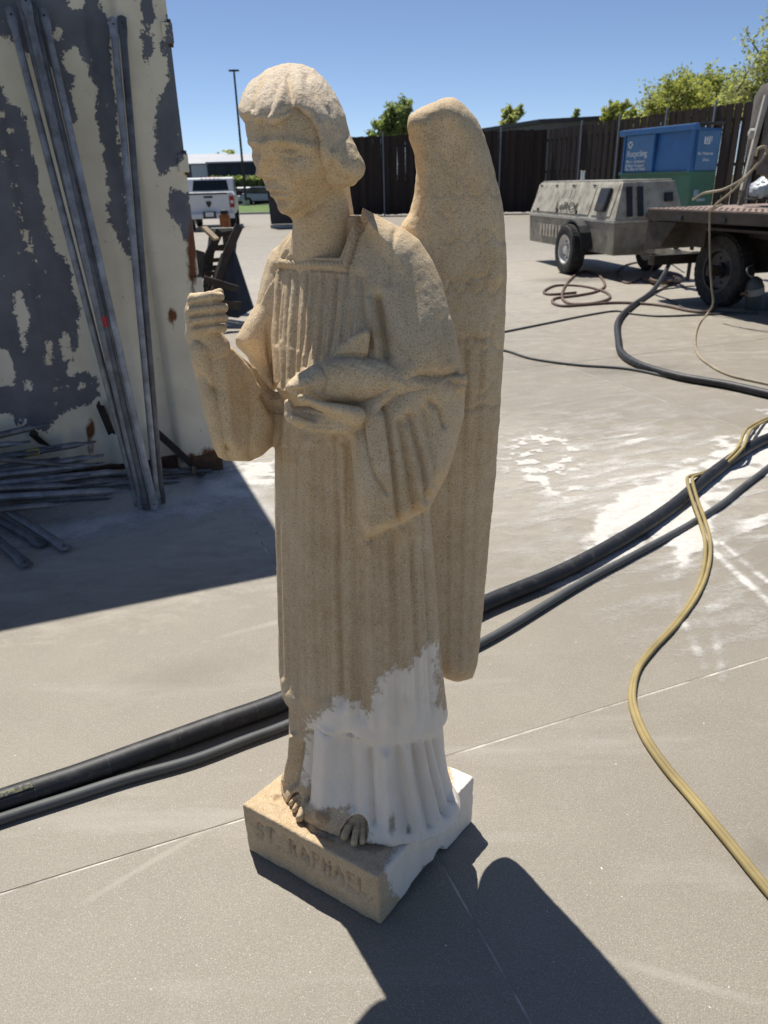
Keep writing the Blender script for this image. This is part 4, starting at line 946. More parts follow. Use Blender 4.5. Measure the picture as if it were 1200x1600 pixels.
hose([(1500, 640), (1350, 680), (1240, 708), (1180, 746), (1130, 786), (1080, 818), (1000, 862), (900, 916), (760, 1000), (640, 1052), (530, 1098), (445, 1134), (380, 1158), (300, 1188), (200, 1216), (100, 1248), (0, 1280), (-150, 1330), (-400, 1400)], .0165, GREYR, 'grey medium hose lying parallel in front of the thick black hose', 9, 12)
ypts = [(1420, 566), (1330, 606), (1260, 640), (1200, 660, .05), (1168, 682, .085), (1152, 716, .07), (1128, 742), (1104, 770), (1092, 776)]
twin = [(1330, 600), (1260, 634), (1205, 654), (1178, 668, .05), (1170, 678, .085), (1160, 700, .088), (1138, 722, .045), (1108, 738, .03), (1086, 744, .075), (1082, 752, .078), (1090, 782, .04), (1102, 815, .034), (1110, 850, .01), (1106, 890), (1090, 930), (1058, 975), (1020, 1016), (998, 1046), (990, 1080), (994, 1110), (1012, 1152), (1044, 1198), (1085, 1246), (1140, 1312), (1200, 1386), (1300, 1500)]
oy, _ = hose(twin, .0094, YELR, 'twin tan hose curling over the thick black hose to the right edge', 8, 10)
oy.name = 'twin_hose'
b2 = [gnd(p[0] - 8 + (3.5 if i > 16 else 0), p[1] + (4 if i > 12 else 0), (p[2] if len(p) > 2 else 0) + .0094) for i, p in enumerate(twin)]
Pm = MB().tube(catmull(b2, 8), .0094, 10).build('second_line', YELR, oy, smooth='all')
hose([(1166, 458, .25), (1150, 462, .1), (1130, 470), (1108, 486), (1080, 486), (1040, 478), (1000, 474), (960, 473), (915, 476), (880, 478), (864, 473), (868, 466), (900, 462), (930, 456), (945, 446), (935, 430), (910, 424), (888, 440), (878, 462), (890, 474), (925, 474), (952, 466), (945, 456), (910, 447), (870, 446), (850, 455), (860, 460), (900, 457)], .019, BRNR, 'brown hose lying in loose loops in front of the compressor', 8)
hose([(1025, 384, .5), (1022, 410, .2), (1010, 430), (985, 442), (968, 436), (966, 422), (985, 412), (1015, 408), (1040, 400, .1), (1062, 396, .3)], .018, BRNR, 'brown hose looping down from the flatbed rear', 8)
coil = [gnd(1036 + (34 - k * .35) * math.cos(k * .7), 434 + (9 - k * .08) * math.sin(k * .7), .02 + .0016 * k) for k in range(46)]
o, _ = hose([np.array(p) for p in coil], .019, BRNR, 'flat coil of brown hose on the ground beneath the flatbed rear', 3, 8)
hose([(1185, 489), (1140, 490), (1090, 492), (1030, 494), (985, 490), (962, 486), (920, 492), (850, 506), (790, 518), (700, 535), (680, 540), (720, 542), (785, 547), (830, 560), (900, 570), (980, 576), (1050, 590), (1130, 604), (1230, 626), (1340, 650)], .0125, GREYR, 'thin dark hose making a long bend behind the statue')
hose([(1168, 488), (1130, 487), (1075, 483), (1050, 470), (1020, 456), (1070, 448), (1085, 447)], .010, GREYR, 'short thin dark hose end near the flatbed wheel')

# ------------------------------------------------------------------ board fence round the yard
WOOD = []
for k, c in enumerate([(.024, .015, .012), (.030, .019, .015), (.019, .013, .011)]):
    t = NT('stained_board_%s' % 'abc'[k], .85); g = t.noise(3, 5, .6, stretch=(6, 6, .4))
    t.col(t.mix(t.ramp(g, [(.3, 0), (.7, 1)]), tuple(x * .7 for x in c), tuple(x * 1.5 for x in c))); t.bump(g, .3, .004); WOOD.append(t.out())
POSTM = worn('galvanised_post', (.22, .225, .23), .55, .6, .15)
fence_c = gnd(852, 333)
def fence_run(a, b, posts_px, label, h=3.8):
    a, b = np.array(a[:2], float), np.array(b[:2], float); L = np.linalg.norm(b - a); d = (b - a) / L; rz = math.atan2(d[1], d[0])
    root = empty('board_fence', (*a, 0), rz); tag(root, label, 'fence', 'board fences round the yard')
    n = int(L / .215); me = [None] * 3
    for k in range(n):
        q = k % 3
        if me[q] is None:
            o = MB().prism([(-.116, 0.06), (.116, 0.06), (.116, h - .05), (.085, h), (-.085, h), (-.116, h - .05)], 'y', -.011, .011).build('board', WOOD[q], root); me[q] = o.data
        else: o = link('board', me[q], None, root)
        o.location = (k * .215 + .1, (.028 if k % 2 else -.028), random.uniform(-.03, .02)); o.rotation_euler = (0, random.uniform(-.006, .006), 0)
    for z in (.5, 1.9, 3.3): MB().box((L / 2, 0, z), (L, .03, .11)).build('rail', WOOD[0], root)
    for x in posts_px:
        p = on_plane(x, 300, (*a, 0), (-d[1], d[0], 0)); s_ = (p[:2] - a) @ d
        if -.1 < s_ < L + .1: MB().lathe((s_, -.09, 0), (0, 0, 1), [(.045, 0), (.045, h + .12), (.02, h + .16)], 10).build('post', POSTM, root, smooth=True)
    return root
fl = gnd(600, 337); fdir = (fence_c - fl)[:2]; fl_end = fl[:2] - fdir / np.linalg.norm(fdir) * 4.6
fence_run(fl_end, fence_c, [601, 700, 780], 'dark brown board fence across the back, behind head and wing')
fence_run(fence_c, (14.6, 21.8), [852, 904, 961, 1031, 1103, 1172, 1240], 'dark brown board fence along the right, behind the recycling dumpster')

# ------------------------------------------------------------------ far buildings, grass and trees
ROOF = worn('grey_metal_roof', (.36, .37, .385), .5, .2, .1, .5); DKWALL = worn('dark_cladding', (.035, .04, .05), .7, 0, .2, .6); MIDWALL = worn('grey_cladding', (.115, .125, .13), .7, 0, .12, .5)
TANWALL = worn('tan_grey_cladding', (.20, .20, .185), .7, 0, .1, .5); WHITE = worn('white_paint', (.72, .72, .71), .45, 0, .06, 3); GLASS = worn('dark_glass', (.012, .015, .018), .12, 0, .1, 3, bump=0)
def shed(name, x0, x1, ytop_eave, yridge, Y, depth, wall, label, doors=(), seams=0):
    """a long metal building seen from its eaves side; x0..x1 and the heights as they are seen at distance Y"""
    a, b = aty(x0, 300, Y), aty(x1, 300, Y); ze = aty((x0 + x1) / 2, ytop_eave, Y)[2]; zr = aty((x0 + x1) / 2, yridge, Y + depth / 2)[2]
    W = b[0] - a[0]; root = empty(name, (a[0], Y, 0)); tag(root, label, 'building')
    MB().box((W / 2, depth / 2, ze / 2), (W, depth, ze)).build('wall', wall, root)
    o = .25
    MB().prism([(-o, ze + .01), (depth / 2, zr), (depth + o, ze + .01), (depth + o, ze + .16), (depth / 2, zr + .16), (-o, ze + .16)], 'x', -o, W + o).build('roof', ROOF, root)
    MB().prism([(0, ze + .02), (depth, ze + .02), (depth / 2, zr - .02)], 'x', .05, W - .05).build('gable', wall, root)
    for k in range(seams): MB().box((W * (k + .5) / seams, -.02, ze / 2), (.06, .05, ze * .98)).build('wall_seam', wall, root)
    for dx0, dx1, z1 in doors:
        d = MB().box((W * (dx0 + dx1) / 2, -.03, z1 / 2), (W * (dx1 - dx0), .06, z1)).build('door', WHITE, root)
        MB().box((W * (dx0 + dx1) / 2, -.065, z1 * .6), (W * (dx1 - dx0) * .96, .012, .05)).build('door_seam', MIDWALL, d)
    return root
shed('warehouse', 270, 334, 258, 243, 98, 24, MIDWALL, 'grey warehouse with a white roller door behind the pickup truck', [(.52, .9, 4.2)], 6)
shed('warehouse', 330, 560, 252.5, 241, 92, 30, DKWALL, 'dark clad warehouse with pale roof left of the statue face', [], 12)
bb = aty(842, 300, 58); root = empty('warehouse', (bb[0], 58, 0)); tag(root, 'low grey metal building behind the fence, right of the wing', 'building')
zt = aty(842, 193, 58)[2]; zl = aty(757, 207, 66)[2]; xl = aty(735, 300, 66)[0] - bb[0]; xr = aty(1010, 300, 58)[0] - bb[0]
MB().add([(0, 0, 0), (xr, 0, 0), (xr, 16, 0), (xl, 10, 0), (0, 0, zt), (xr, 0, zt + .2), (xr, 16, zt), (xl, 10, zl)], [(0, 1, 5, 4), (3, 0, 4, 7), (1, 2, 6, 5), (2, 3, 7, 6), (4, 5, 6, 7)]).build('wall', MIDWALL, root)
MB().add([(0, -.05, 0), (xl, 9.9, 0), (xl, 9.9, zl - .35), (0, -.05, zt - .35), (0, 0.02, 0), (xl, 10.02, 0), (xl, 10.02, zl - .35), (0, .02, zt - .35)], [(0, 1, 2, 3), (0, 4, 5, 1), (3, 2, 6, 7), (0, 3, 7, 4), (1, 5, 6, 2), (4, 7, 6, 5)]).build('end_wall', TANWALL, root)
MB().add([(-.3, -.3, zt), (xr, -.3, zt + .2), (xr, 16, zt), (xl - .3, 10, zl), (-.3, -.3, zt + .25), (xr, -.3, zt + .45), (xr, 16, zt + .25), (xl - .3, 10, zl + .25)], [(0, 1, 5, 4), (3, 0, 4, 7), (1, 2, 6, 5), (2, 3, 7, 6), (4, 5, 6, 7), (3, 2, 1, 0)]).build('roof', DKWALL, root)

t = NT('grass', .9); t.col(t.mix(t.ramp(t.noise(1.2, 5), [(.35, 0), (.65, 1)]), (.06, .12, .02), (.13, .20, .04))); t.bump(t.noise(20, 4), .6, .05); GRASS = t.out()
gp = [gnd(300, 337), gnd(470, 333), gnd(470, 320), gnd(300, 325)]
tag(mesh_obj('grass_strip', [(p[0], p[1], .09) for p in gp] + [(p[0], p[1], -.02) for p in gp], [(0, 1, 2, 3), (0, 4, 5, 1), (1, 5, 6, 2), (2, 6, 7, 3), (3, 7, 4, 0)], GRASS), kind='structure')
KERB = worn('kerb_concrete', (.40, .385, .35), .9); d = gp[1] - gp[0]
tag(MB().box(((gp[0][0] + gp[1][0]) / 2, (gp[0][1] + gp[1][1]) / 2 - .12, .05), (float(np.linalg.norm(d)), .18, .14), rz=math.atan2(d[1], d[0])).build('kerb', KERB, bevel=.02), kind='structure')
fg = [gnd(240, 322), gnd(560, 316), gnd(620, 303), gnd(200, 310)]
ASPH = worn('asphalt', (.06, .06, .062), .9, 0, .2, 2)
tag(mesh_obj('far_parking_lot', [(p[0], p[1], -.03) for p in fg], [(0, 1, 2, 3)], ASPH), kind='structure')

BARK = worn('bark', (.09, .07, .05), .95, 0, .3, 12, bump=.5)
def leaf_mat(name, a, b):
    t = NT(name, .6); oi = t.n('ShaderNodeObjectInfo'); t.col(t.mix(t.ramp(t.noise(.9, 3), [(.35, 0), (.65, 1)]), a, b))
    t.b.inputs['Subsurface Weight'].default_value = 0.0
    tr = t.n('ShaderNodeBsdfTranslucent'); tr.inputs[0].default_value = (b[0] * 1.5, b[1] * 1.5, b[2] * .8, 1); mx = t.n('ShaderNodeMixShader'); mx.inputs[0].default_value = .5
    t.l(t.b.outputs[0], mx.inputs[1]); t.l(tr.outputs[0], mx.inputs[2]); t.l(mx.outputs[0], t.t.nodes['Material Output'].inputs[0]); return t.out()
LEAF1 = leaf_mat('leaf_green', (.13, .175, .075), (.23, .28, .135)); LEAF2 = leaf_mat('leaf_spring', (.19, .225, .07), (.33, .355, .14)); LEAF3 = leaf_mat('leaf_grey_green', (.24, .265, .14), (.38, .40, .23))
def tree(name, xc, ytop, ybot, halfw, Y, mat, label, n_leaf=5000, leaf=.16, limbs=26, seed=1, droop=0.0, upright=0.0, group='trees beyond the fence'):
    rg = np.random.default_rng(seed); base = aty(xc, 300, Y); zt = aty(xc, ytop, Y)[2]; zb = aty(xc, ybot, Y)[2]; hw = abs(aty(xc + halfw, 300, Y)[0] - base[0])
    root = empty(name, (base[0], Y, 0)); tag(root, label, 'tree', group)
    tr = MB(); zc = max(zb, .8); H = zt - zc
    tr.tube(catmull([(0, 0, -.1), (.05 * hw, 0, zc * .5), (0, .05 * hw, zc), (.03 * hw, 0, zc + H * .45), (0, 0, zc + H * .8)], 4), np.linspace(.05 * zt * .6 + .05, .02, 17).tolist(), 8)
    tips = []
    for k in range(limbs):
        f = (k + rg.random()) / limbs; z0 = zc + H * .65 * f; an = rg.random() * 6.283
        r = hw * (1.0 - .65 * f * f) * rg.uniform(.55, 1.08); z1 = min(zt * 1.0, zc + H * (f * .75 + rg.uniform(.05, .32) + upright * .2))
        if droop: z1 = zc + H * (f * .95)
        e = np.array([math.cos(an) * r, math.sin(an) * r * .9, z1]); s_ = np.array([0, 0, max(.3, z0 - .1 * H)])
        mid = s_ * .5 + e * .5 + np.array([0, 0, H * (.05 if not droop else .12)])
        c = catmull([s_, mid, e], 5); tr.tube(c, np.linspace(.025 * hw + .01, .008, len(c)).tolist(), 5)
        for q in range(3, len(c)): tips.append(c[q])
        for j in range(3):
            b = c[rg.integers(4, len(c) - 1)]; e2 = b + rg.normal(0, .17 * hw, 3) + np.array([0, 0, .12 * H * (1 + upright)]); c2 = catmull([b, (b + e2) / 2 + rg.normal(0, .03 * hw, 3), e2], 3)
            tr.tube(c2, np.linspace(.012 * hw + .004, .005, len(c2)).tolist(), 4); tips += c2[2:]
    tips = np.array(tips); top = np.percentile(tips[:, 2], 98.5); sz = (zt - zc) / (top - zc); wr = hw / np.percentile(np.abs(tips[:, 0]), 97)
    fix = lambda P: np.stack([P[:, 0] * np.where(P[:, 2] > zc, wr, 1), P[:, 1] * np.where(P[:, 2] > zc, wr, 1), np.where(P[:, 2] > zc, zc + (P[:, 2] - zc) * sz, P[:, 2])], 1)
    tr.v = [tuple(p) for p in fix(np.array(tr.v))]; tips = fix(tips)
    tr.build('trunk', BARK, root, smooth='all'); pick = tips[rg.integers(0, len(tips), n_leaf)]
    C = pick + rg.normal(0, 1, (n_leaf, 3)) * np.array([.085, .085, .06]) * hw
    if droop: C[:, 2] -= rg.random(n_leaf) ** 1.5 * droop * H
    a = rg.normal(0, 1, (n_leaf, 3)); a /= np.linalg.norm(a, axis=1)[:, None]; b = np.cross(a, rg.normal(0, 1, (n_leaf, 3))); b /= np.linalg.norm(b, axis=1)[:, None]
    s_ = (leaf * rg.uniform(.6, 1.3, n_leaf))[:, None]
    V = np.stack([C - a * s_, C - b * s_ * .45, C + a * s_, C + b * s_ * .45], 1).reshape(-1, 3)
    fast_mesh('crown', V, np.arange(4 * n_leaf).reshape(-1, 4), mat, root, smooth=False)
    return root
tree('leafy_tree', 624, 163, 224, 33, 60, LEAF1, 'dense dark green tree between the head and the wing', 9000, .15, 36, 2)
tree('leafy_tree', 797, 168, 205, 15, 74, LEAF3, 'small pale tree above the metal building, right of the wing', 2200, .22, 16, 3)
tree('leafy_tree', 1066, 122, 205, 66, 42, LEAF2, 'broad light green spring tree behind the recycling dumpster', 20000, .10, 64, 4, upright=1.0)
tree('leafy_tree', 1216, 6, 190, 80, 38, LEAF3, 'tall drooping tree at the right edge of the frame', 34000, .105, 84, 5, droop=.14)
tree('leafy_tree', 950, 164, 205, 22, 56, LEAF2, 'small green tree left of the broad spring tree', 2600, .17, 18, 6, upright=.8)
tree('leafy_tree', 888, 172, 205, 8, 80, LEAF3, 'tiny sparse tree top over the metal building', 700, .2, 9, 7)
tree('leafy_tree', 360, 238, 262, 22, 130, LEAF2, 'far tree tops showing above the dark warehouse roof', 900, .4, 12, 8)
tree('leafy_tree', 292, 252, 275, 18, 120, LEAF1, 'far tree at the container edge beside the grey warehouse', 900, .4, 12, 9)
# clipped hedge in front of the dark warehouse
hp0, hp1 = aty(330, 300, 84), aty(470, 300, 84); hz = aty(380, 279, 84)[2]; n = 9000
C = np.stack([RNG.uniform(hp0[0], hp1[0], n), 84 + RNG.uniform(-1, 1, n), RNG.random(n) ** .7 * hz * (1 + .08 * np.sin(RNG.random(n) * 40))], 1)
a = RNG.normal(0, 1, (n, 3)); a /= np.linalg.norm(a, axis=1)[:, None]; b = np.cross(a, RNG.normal(0, 1, (n, 3))); b /= np.linalg.norm(b, axis=1)[:, None]
V = np.stack([C - a * .3, C - b * .18, C + a * .3, C + b * .18], 1).reshape(-1, 3)
tag(fast_mesh('hedge', V, np.arange(4 * n).reshape(-1, 4), LEAF1, smooth=False), 'long dark green hedge in front of the dark warehouse', 'hedge', kind='stuff')

# light poles
def pole(x, ytop, Y, label, arm):
    p = aty(x, 300, Y); zt = aty(x, ytop, Y)[2]; r = empty('light_pole', (p[0], Y, 0)); tag(r, label, 'light pole', 'light poles')
    MB().lathe((0, 0, 0), (0, 0, 1), [(.16, 0), (.16, .1), (.11, .12), (.075, zt)], 10).build('shaft', DKST, r, smooth=True)
    MB().lathe((0, 0, 0), (0, 0, 1), [(.3, 0), (.3, .5)], 12).build('footing', KERB, r)
    for s_ in arm:
        MB().box((s_ * .22, 0, zt - .08), (.4, .3, .12)).build('lamp_head', DKST, r, bevel=.02)
    return r
pb = gnd(385, 323)
tp = proj_np(np.array([[pb[0], pb[1], 12.0]]))
r = pole(385, 108, pb[1], 'tall dark light pole standing on the grass left of the statue', (-.9, .9)); r.location.x = pb[0]
pole(1130, 119, 46, 'dark light pole rising behind the fence by the broad spring tree', (1.0,))

# ------------------------------------------------------------------ vehicles
TYRE = worn('tyre_rubber', (.017, .017, .018), .85, 0, .25, 9, (.10, .09, .075), .35, .35); CHROME = worn('bright_steel', (.55, .55, .55), .3, .9, .1); BLACKP = worn('black_plastic', (.02, .02, .022), .5)
REDL = worn('red_lens', (.35, .01, .012), .25); HUBW = worn('white_wheel', (.55, .54, .52), .6, 0, .15, 12, (.2, .15, .1), .4)
def wheel(parent, c, axis, R, w, rim_mat, name='wheel'):
    """tyre with tread blocks, dished rim, hub and nuts"""
    ax = Vector(axis).normalized(); o = MB().lathe(c, ax, [(R * .60, -w * .42), (R * .80, -w / 2), (R * .95, -w * .47), (R, -w * .34), (R, w * .34), (R * .95, w * .47), (R * .80, w / 2), (R * .60, w * .42)], 32, cap=False).build(name, TYRE, parent, smooth=True)
    tr = MB(); e1 = ax.orthogonal().normalized(); e2 = ax.cross(e1)
    for k in range(40):
        a = 2 * math.pi * k / 40
        for s_ in (-.22, .22):
            p = Vector(c) + (e1 * math.cos(a + s_ * .2) + e2 * math.sin(a + s_ * .2)) * (R * 1.0) + ax * (s_ * w)
            d1 = (e1 * math.cos(a) + e2 * math.sin(a)); d2 = ax.cross(d1); P = []
            for i in (-1, 1):
                for j, k2 in ((-1, -1), (1, -1), (1, 1), (-1, 1)): P.append(p + d1 * (i * R * .02) + d2 * (j * R * .05) + ax * (k2 * w * .16))
            tr.add(P, [(3, 2, 1, 0), (4, 5, 6, 7), (0, 1, 5, 4), (1, 2, 6, 5), (2, 3, 7, 6), (3, 0, 4, 7)])
    tr.build('tread', TYRE, o)
    MB().lathe(c, ax, [(R * .61, -w * .42), (R * .61, w * .44), (R * .55, w * .44), (R * .50, w * .22), (R * .22, w * .18), (R * .20, w * .36), (R * .05, w * .38)], 28).build('rim', rim_mat, o, smooth=True)
    nt = MB()
    for k in range(6):
        a = 2 * math.pi * k / 6; nt.lathe(Vector(c) + (e1 * math.cos(a) + e2 * math.sin(a)) * R * .34 + ax * w * .17, ax, [(R * .035, 0), (R * .035, w * .1)], 6)
    nt.build('wheel_nuts', DKST, o); return o
def text(parent, s_, loc, size, mat, rot, name='lettering'):
    cu = bpy.data.curves.new(name, 'FONT'); cu.body = s_; cu.size = size; cu.extrude = .002; cu.align_x = 'LEFT'
    tmp = bpy.data.objects.new(name, cu); COL.objects.link(tmp); bpy.context.view_layer.update()
    me = bpy.data.meshes.new_from_object(tmp.evaluated_get(bpy.context.evaluated_depsgraph_get())); bpy.data.objects.remove(tmp); me.name = name
    me.materials.clear(); o = link(name, me, mat, parent); o.location = loc; o.rotation_euler = rot; return o

# white pickup, tail towards us
TW = worn('truck_white', (.68, .68, .67), .32, 0, .05, 2, bump=0)
pt = gnd(331, 361); tk = empty('pickup_truck', (pt[0], pt[1], 0), math.radians(8)); tag(tk, 'white pickup truck parked tail towards us beside the container', 'pickup truck')
HWID = 1.0
MB().prism([(-HWID, .62), (HWID, .62), (HWID, 1.30), (HWID - .06, 1.42), (-HWID + .06, 1.42), (-HWID, 1.30)], 'y', .03, 2.1).build('bed', TW, tk, bevel=.03)
tg = MB().box((0, 0, 1.0), (1.62, .07, .80)).build('tailgate', TW, tk, bevel=.03)
MB().box((0, -.045, 1.25), (.34, .03, .07)).build('handle', BLACKP, tg, bevel=.01)
MB().prism([(-.10, 1.10), (.10, 1.10), (.09, .98), (0, .86), (-.09, .98)], 'y', -.055, -.036).build('emblem', DKST, tg)
MB().box((0, -.045, 1.37), (1.5, .05, .06)).build('spoiler', BLACKP, tg, bevel=.01)
for s_ in (-1, 1):
    l = MB().box((s_ * .905, -.01, 1.06), (.17, .08, .42)).build('tail_light', REDL, tk, bevel=.02); MB().box((s_ * .905, -.055, 1.06), (.10, .012, .1)).build('reverse_lens', WHITE, l)
bp = MB().box((0, -.12, .56), (1.94, .2, .2)).build('bumper', TW, tk, bevel=.04); MB().box((0, -.225, .60), (.5, .02, .26)).build('plate_recess', BLACKP, bp)
MB().box((0, -.24, .62), (.32, .012, .16)).build('licence_plate', WHITE, bp)
MB().prism([(2.0, 1.35), (2.08, 1.5), (2.28, 1.93), (2.5, 1.98), (3.7, 1.97), (4.5, 1.36), (4.5, .62), (2.0, .62)], 'x', -.96, .96).build('cab', TW, tk, bevel=.05)
MB().add([(-.74, 2.05, 1.47), (.74, 2.05, 1.47), (.68, 2.235, 1.87), (-.68, 2.235, 1.87), (-.74, 2.15, 1.47), (.74, 2.15, 1.47), (.68, 2.3, 1.87), (-.68, 2.3, 1.87)], [(0, 1, 2, 3), (4, 7, 6, 5), (0, 4, 5, 1), (1, 5, 6, 2), (2, 6, 7, 3), (3, 7, 4, 0)]).build('rear_window', GLASS, tk)
for x in (-.34, -.17, 0, .17, .34): MB().box((x, 2.3, 1.995), (.09, .1, .035)).build('roof_marker_light', REDL, tk, bevel=.01)
for s_ in (-1, 1):
    MB().box((s_ * 1.12, 3.6, 1.35), (.24, .1, .22)).build('mirror', BLACKP, tk, bevel=.02)
    MB().add([(s_ * .962, 2.5, 1.45), (s_ * .962, 3.85, 1.45), (s_ * .955, 3.55, 1.85), (s_ * .955, 2.55, 1.87), (s_ * .968, 2.5, 1.45), (s_ * .968, 3.85, 1.45), (s_ * .961, 3.55, 1.85), (s_ * .961, 2.55, 1.87)], [(0, 1, 2, 3), (4, 7, 6, 5), (0, 4, 5, 1), (1, 5, 6, 2), (2, 6, 7, 3), (3, 7, 4, 0)]).build('side_window', GLASS, tk)
MB().prism([(4.45, .62), (4.45, 1.34), (5.7, 1.25), (5.85, 1.1), (5.85, .62)], 'x', -.97, .97).build('bonnet', TW, tk, bevel=.05)
for yy in (1.0, 4.95):
    for s_ in (-1, 1): wheel(tk, (s_ * .84, yy, .40), (s_, 0, 0), .40, .28, CHROME)

# small cars on the far parking lot
def small_car(x, y, Y, colr, label, rz):
    p = aty(x, y, Y); o = empty('parked_car', (p[0], Y, 0), rz); tag(o, label, 'car', 'cars on the far parking lot'); m = worn('car_paint_' + label.split()[0], colr, .35, 0, .05, bump=0)
    MB().prism([(-2.2, .3), (2.2, .3), (2.25, .7), (1.5, .92), (-1.9, .98), (-2.25, .75)], 'y', -.88, .88).build('body', m, o, bevel=.08)
    MB().prism([(-1.7, .96), (1.0, .92), (.35, 1.45), (-1.15, 1.48)], 'y', -.78, .78).build('cabin', GLASS, o, bevel=.06)
    MB().prism([(-1.2, 1.45), (.4, 1.43), (.25, 1.53), (-1.05, 1.55)], 'y', -.72, .72).build('roof', m, o, bevel=.03)
    for xx in (-1.4, 1.4):
        for s_ in (-1, 1): MB().lathe((xx, s_ * .8, .32), (0, s_, 0), [(.32, -.1), (.32, .1), (.2, .12)], 16).build('wheel', TYRE, o)
small_car(366, 302, 79, (.55, .56, .57), 'silver car on the far lot just right of the pickup', .2)
small_car(390, 302, 80, (.62, .62, .60), 'pale car on the far lot behind the light pole', 1.2)
small_car(411, 303, 78, (.32, .36, .44), 'bluish car on the far lot beside the statue face', .1)

# black steel bin behind the statue's neck
bp_ = gnd(424, 357); bn = empty('steel_bin', (bp_[0], bp_[1], 0), math.radians(4)); tag(bn, 'black steel bin with pale skid, half hidden behind the statue neck', 'bin')
MB().prism([(0, .16), (2.1, .16), (2.2, 2.3), (-.08, 2.3)], 'y', 0, 1.6).build('shell', BLACKP, bn, bevel=.02)
MB().box((1.05, -.03, .08), (2.15, .2, .13)).build('skid', KERB, bn); MB().box((1.05, -.03, 1.2), (2.2, .06, .08)).build('rib', BLACKP, bn); MB().box((1.05, .8, 2.33), (2.36, 1.7, .06)).build('lid', BLACKP, bn)

# towable air compressor
TAUPE = worn('taupe_paint', (.46, .425, .34), .6, 0, .18, 3, (.14, .11, .08), .6, .15); TAUPE_D = worn('taupe_paint_lower', (.27, .245, .195), .65, 0, .2, 3, (.10, .08, .06), .6, .15); PALE = worn('pale_stripe', (.42, .40, .35), .6, 0, .12, 5, (.2, .18, .14), .5)
FADEL = worn('faded_emblem', (.36, .335, .275), .65, 0, .1)
cp = empty('air_compressor', (4.166, 14.92, 0), math.atan2(-.986, .166)); tag(cp, 'weathered taupe towable air compressor on two wheels before the dumpster', 'compressor')
Lh, Wh, Wt = 1.95, .62, .45
def frustum(m, x0, x1, z0, w0, X0, X1, z1, w1):
    return m.add([(x0, -w0, z0), (x1, -w0, z0), (x1, w0, z0), (x0, w0, z0), (X0, -w1, z1), (X1, -w1, z1), (X1, w1, z1), (X0, w1, z1)], [(3, 2, 1, 0), (4, 5, 6, 7), (0, 1, 5, 4), (1, 2, 6, 5), (2, 3, 7, 6), (3, 0, 4, 7)])
frustum(MB(), -Lh, Lh, .40, Wh - .03, -Lh, Lh, .90, Wh).build('lower_body', TAUPE_D, cp, bevel=.015)
MB().box((0, 0, .925), (2 * Lh + .02, 2 * Wh + .02, .05)).build('belt_strip', PALE, cp, bevel=.006)
hood = frustum(MB(), -Lh, Lh, .95, Wh - .005, -Lh + .12, Lh - .16, 1.52, Wt).build('hood', TAUPE, cp, bevel=.012)
MB().box((-.02, 0, 1.535), (3.5, 2 * Wt - .04, .03)).build('top_panel', PALE, cp, bevel=.006)
sl = math.atan2(Wh - Wt, .57)
def on_side(x, z): return (x, -(Wh - .005) + (z - .95) * (Wh - Wt) / .57 - .004, z)
for x0, x1 in ((-1.85, -.02), (.0, .90), (1.0, 1.74)):
    a_, b_ = on_side(0, 1.0), on_side(0, 1.49); o_ = .012
    MB().add([(x0, a_[1], a_[2]), (x1, a_[1], a_[2]), (x1, b_[1], b_[2]), (x0, b_[1], b_[2]), (x0, a_[1] - o_, a_[2]), (x1, a_[1] - o_, a_[2]), (x1, b_[1] - o_, b_[2]), (x0, b_[1] - o_, b_[2])], [(0, 1, 2, 3), (7, 6, 5, 4), (0, 4, 5, 1), (1, 5, 6, 2), (2, 6, 7, 3), (3, 7, 4, 0)]).build('side_door', TAUPE, hood, bevel=.004)
ctl = MB().box((1.38, -.57, 1.25), (.36, .08, .38), rx=-sl).build('control_box', BLACKP, cp, bevel=.03); MB().box((1.38, -.63, 1.13), (.26, .04, .12), rx=-sl).build('gauge_panel', DKST, ctl, bevel=.01)
for k in range(7): MB().box((-1.25 + k * .16, -(Wh + .004), .66), (.10, .012, .22)).build('louvre', TAUPE, cp)
for x in (-1.7, -.9, -.1, .8): MB().lathe((x, on_side(0, 1.47)[1] - .02, 1.475), (1, 0, 0), [(.012, -.05), (.012, .05)], 8).build('hinge', DKST, cp)
for x in (-1.5, -.5, .4): 
    p = on_side(x, 1.03); MB().box((x, p[1] - .02, 1.03), (.05, .03, .06)).build('latch', DKST, cp)
lt = text(cp, 'LeROI', (-.62, on_side(0, 1.06)[1] - .030, 1.055), .20, DKST, (math.pi / 2 - sl, 0, 0)); lt.scale = (1.9, 1, 1)
em = MB()
for k in range(4): em.box((-.45 + k * .16, on_side(0, 1.34)[1] - .018, 1.34 - .015 * (k % 2)), (.07, .004, .15), ry=.35 - .2 * k, rx=-sl)
em.build('emblem', FADEL, cp)
for yy in (-.36, -.17): MB().box((Lh - .065, yy, 1.22), (.05, .09, .46), ry=-.27).build('vent_slot', BLACKP, cp)
MB().box((Lh - .06, .32, 1.28), (.05, .14, .14), ry=-.27).build('access_plate', BLACKP, cp, bevel=.01)
MB().lathe((Lh - .02, .0, 1.0), (1, 0, 0), [(.07, 0), (.07, .16), (.04, .18)], 12).build('outlet_valve', DKST, cp)
MB().lathe((-.6, -.1, 1.55), (0, 0, 1), [(.04, 0), (.04, .16), (.055, .17)], 10).build('exhaust_stub', CHROME, cp)
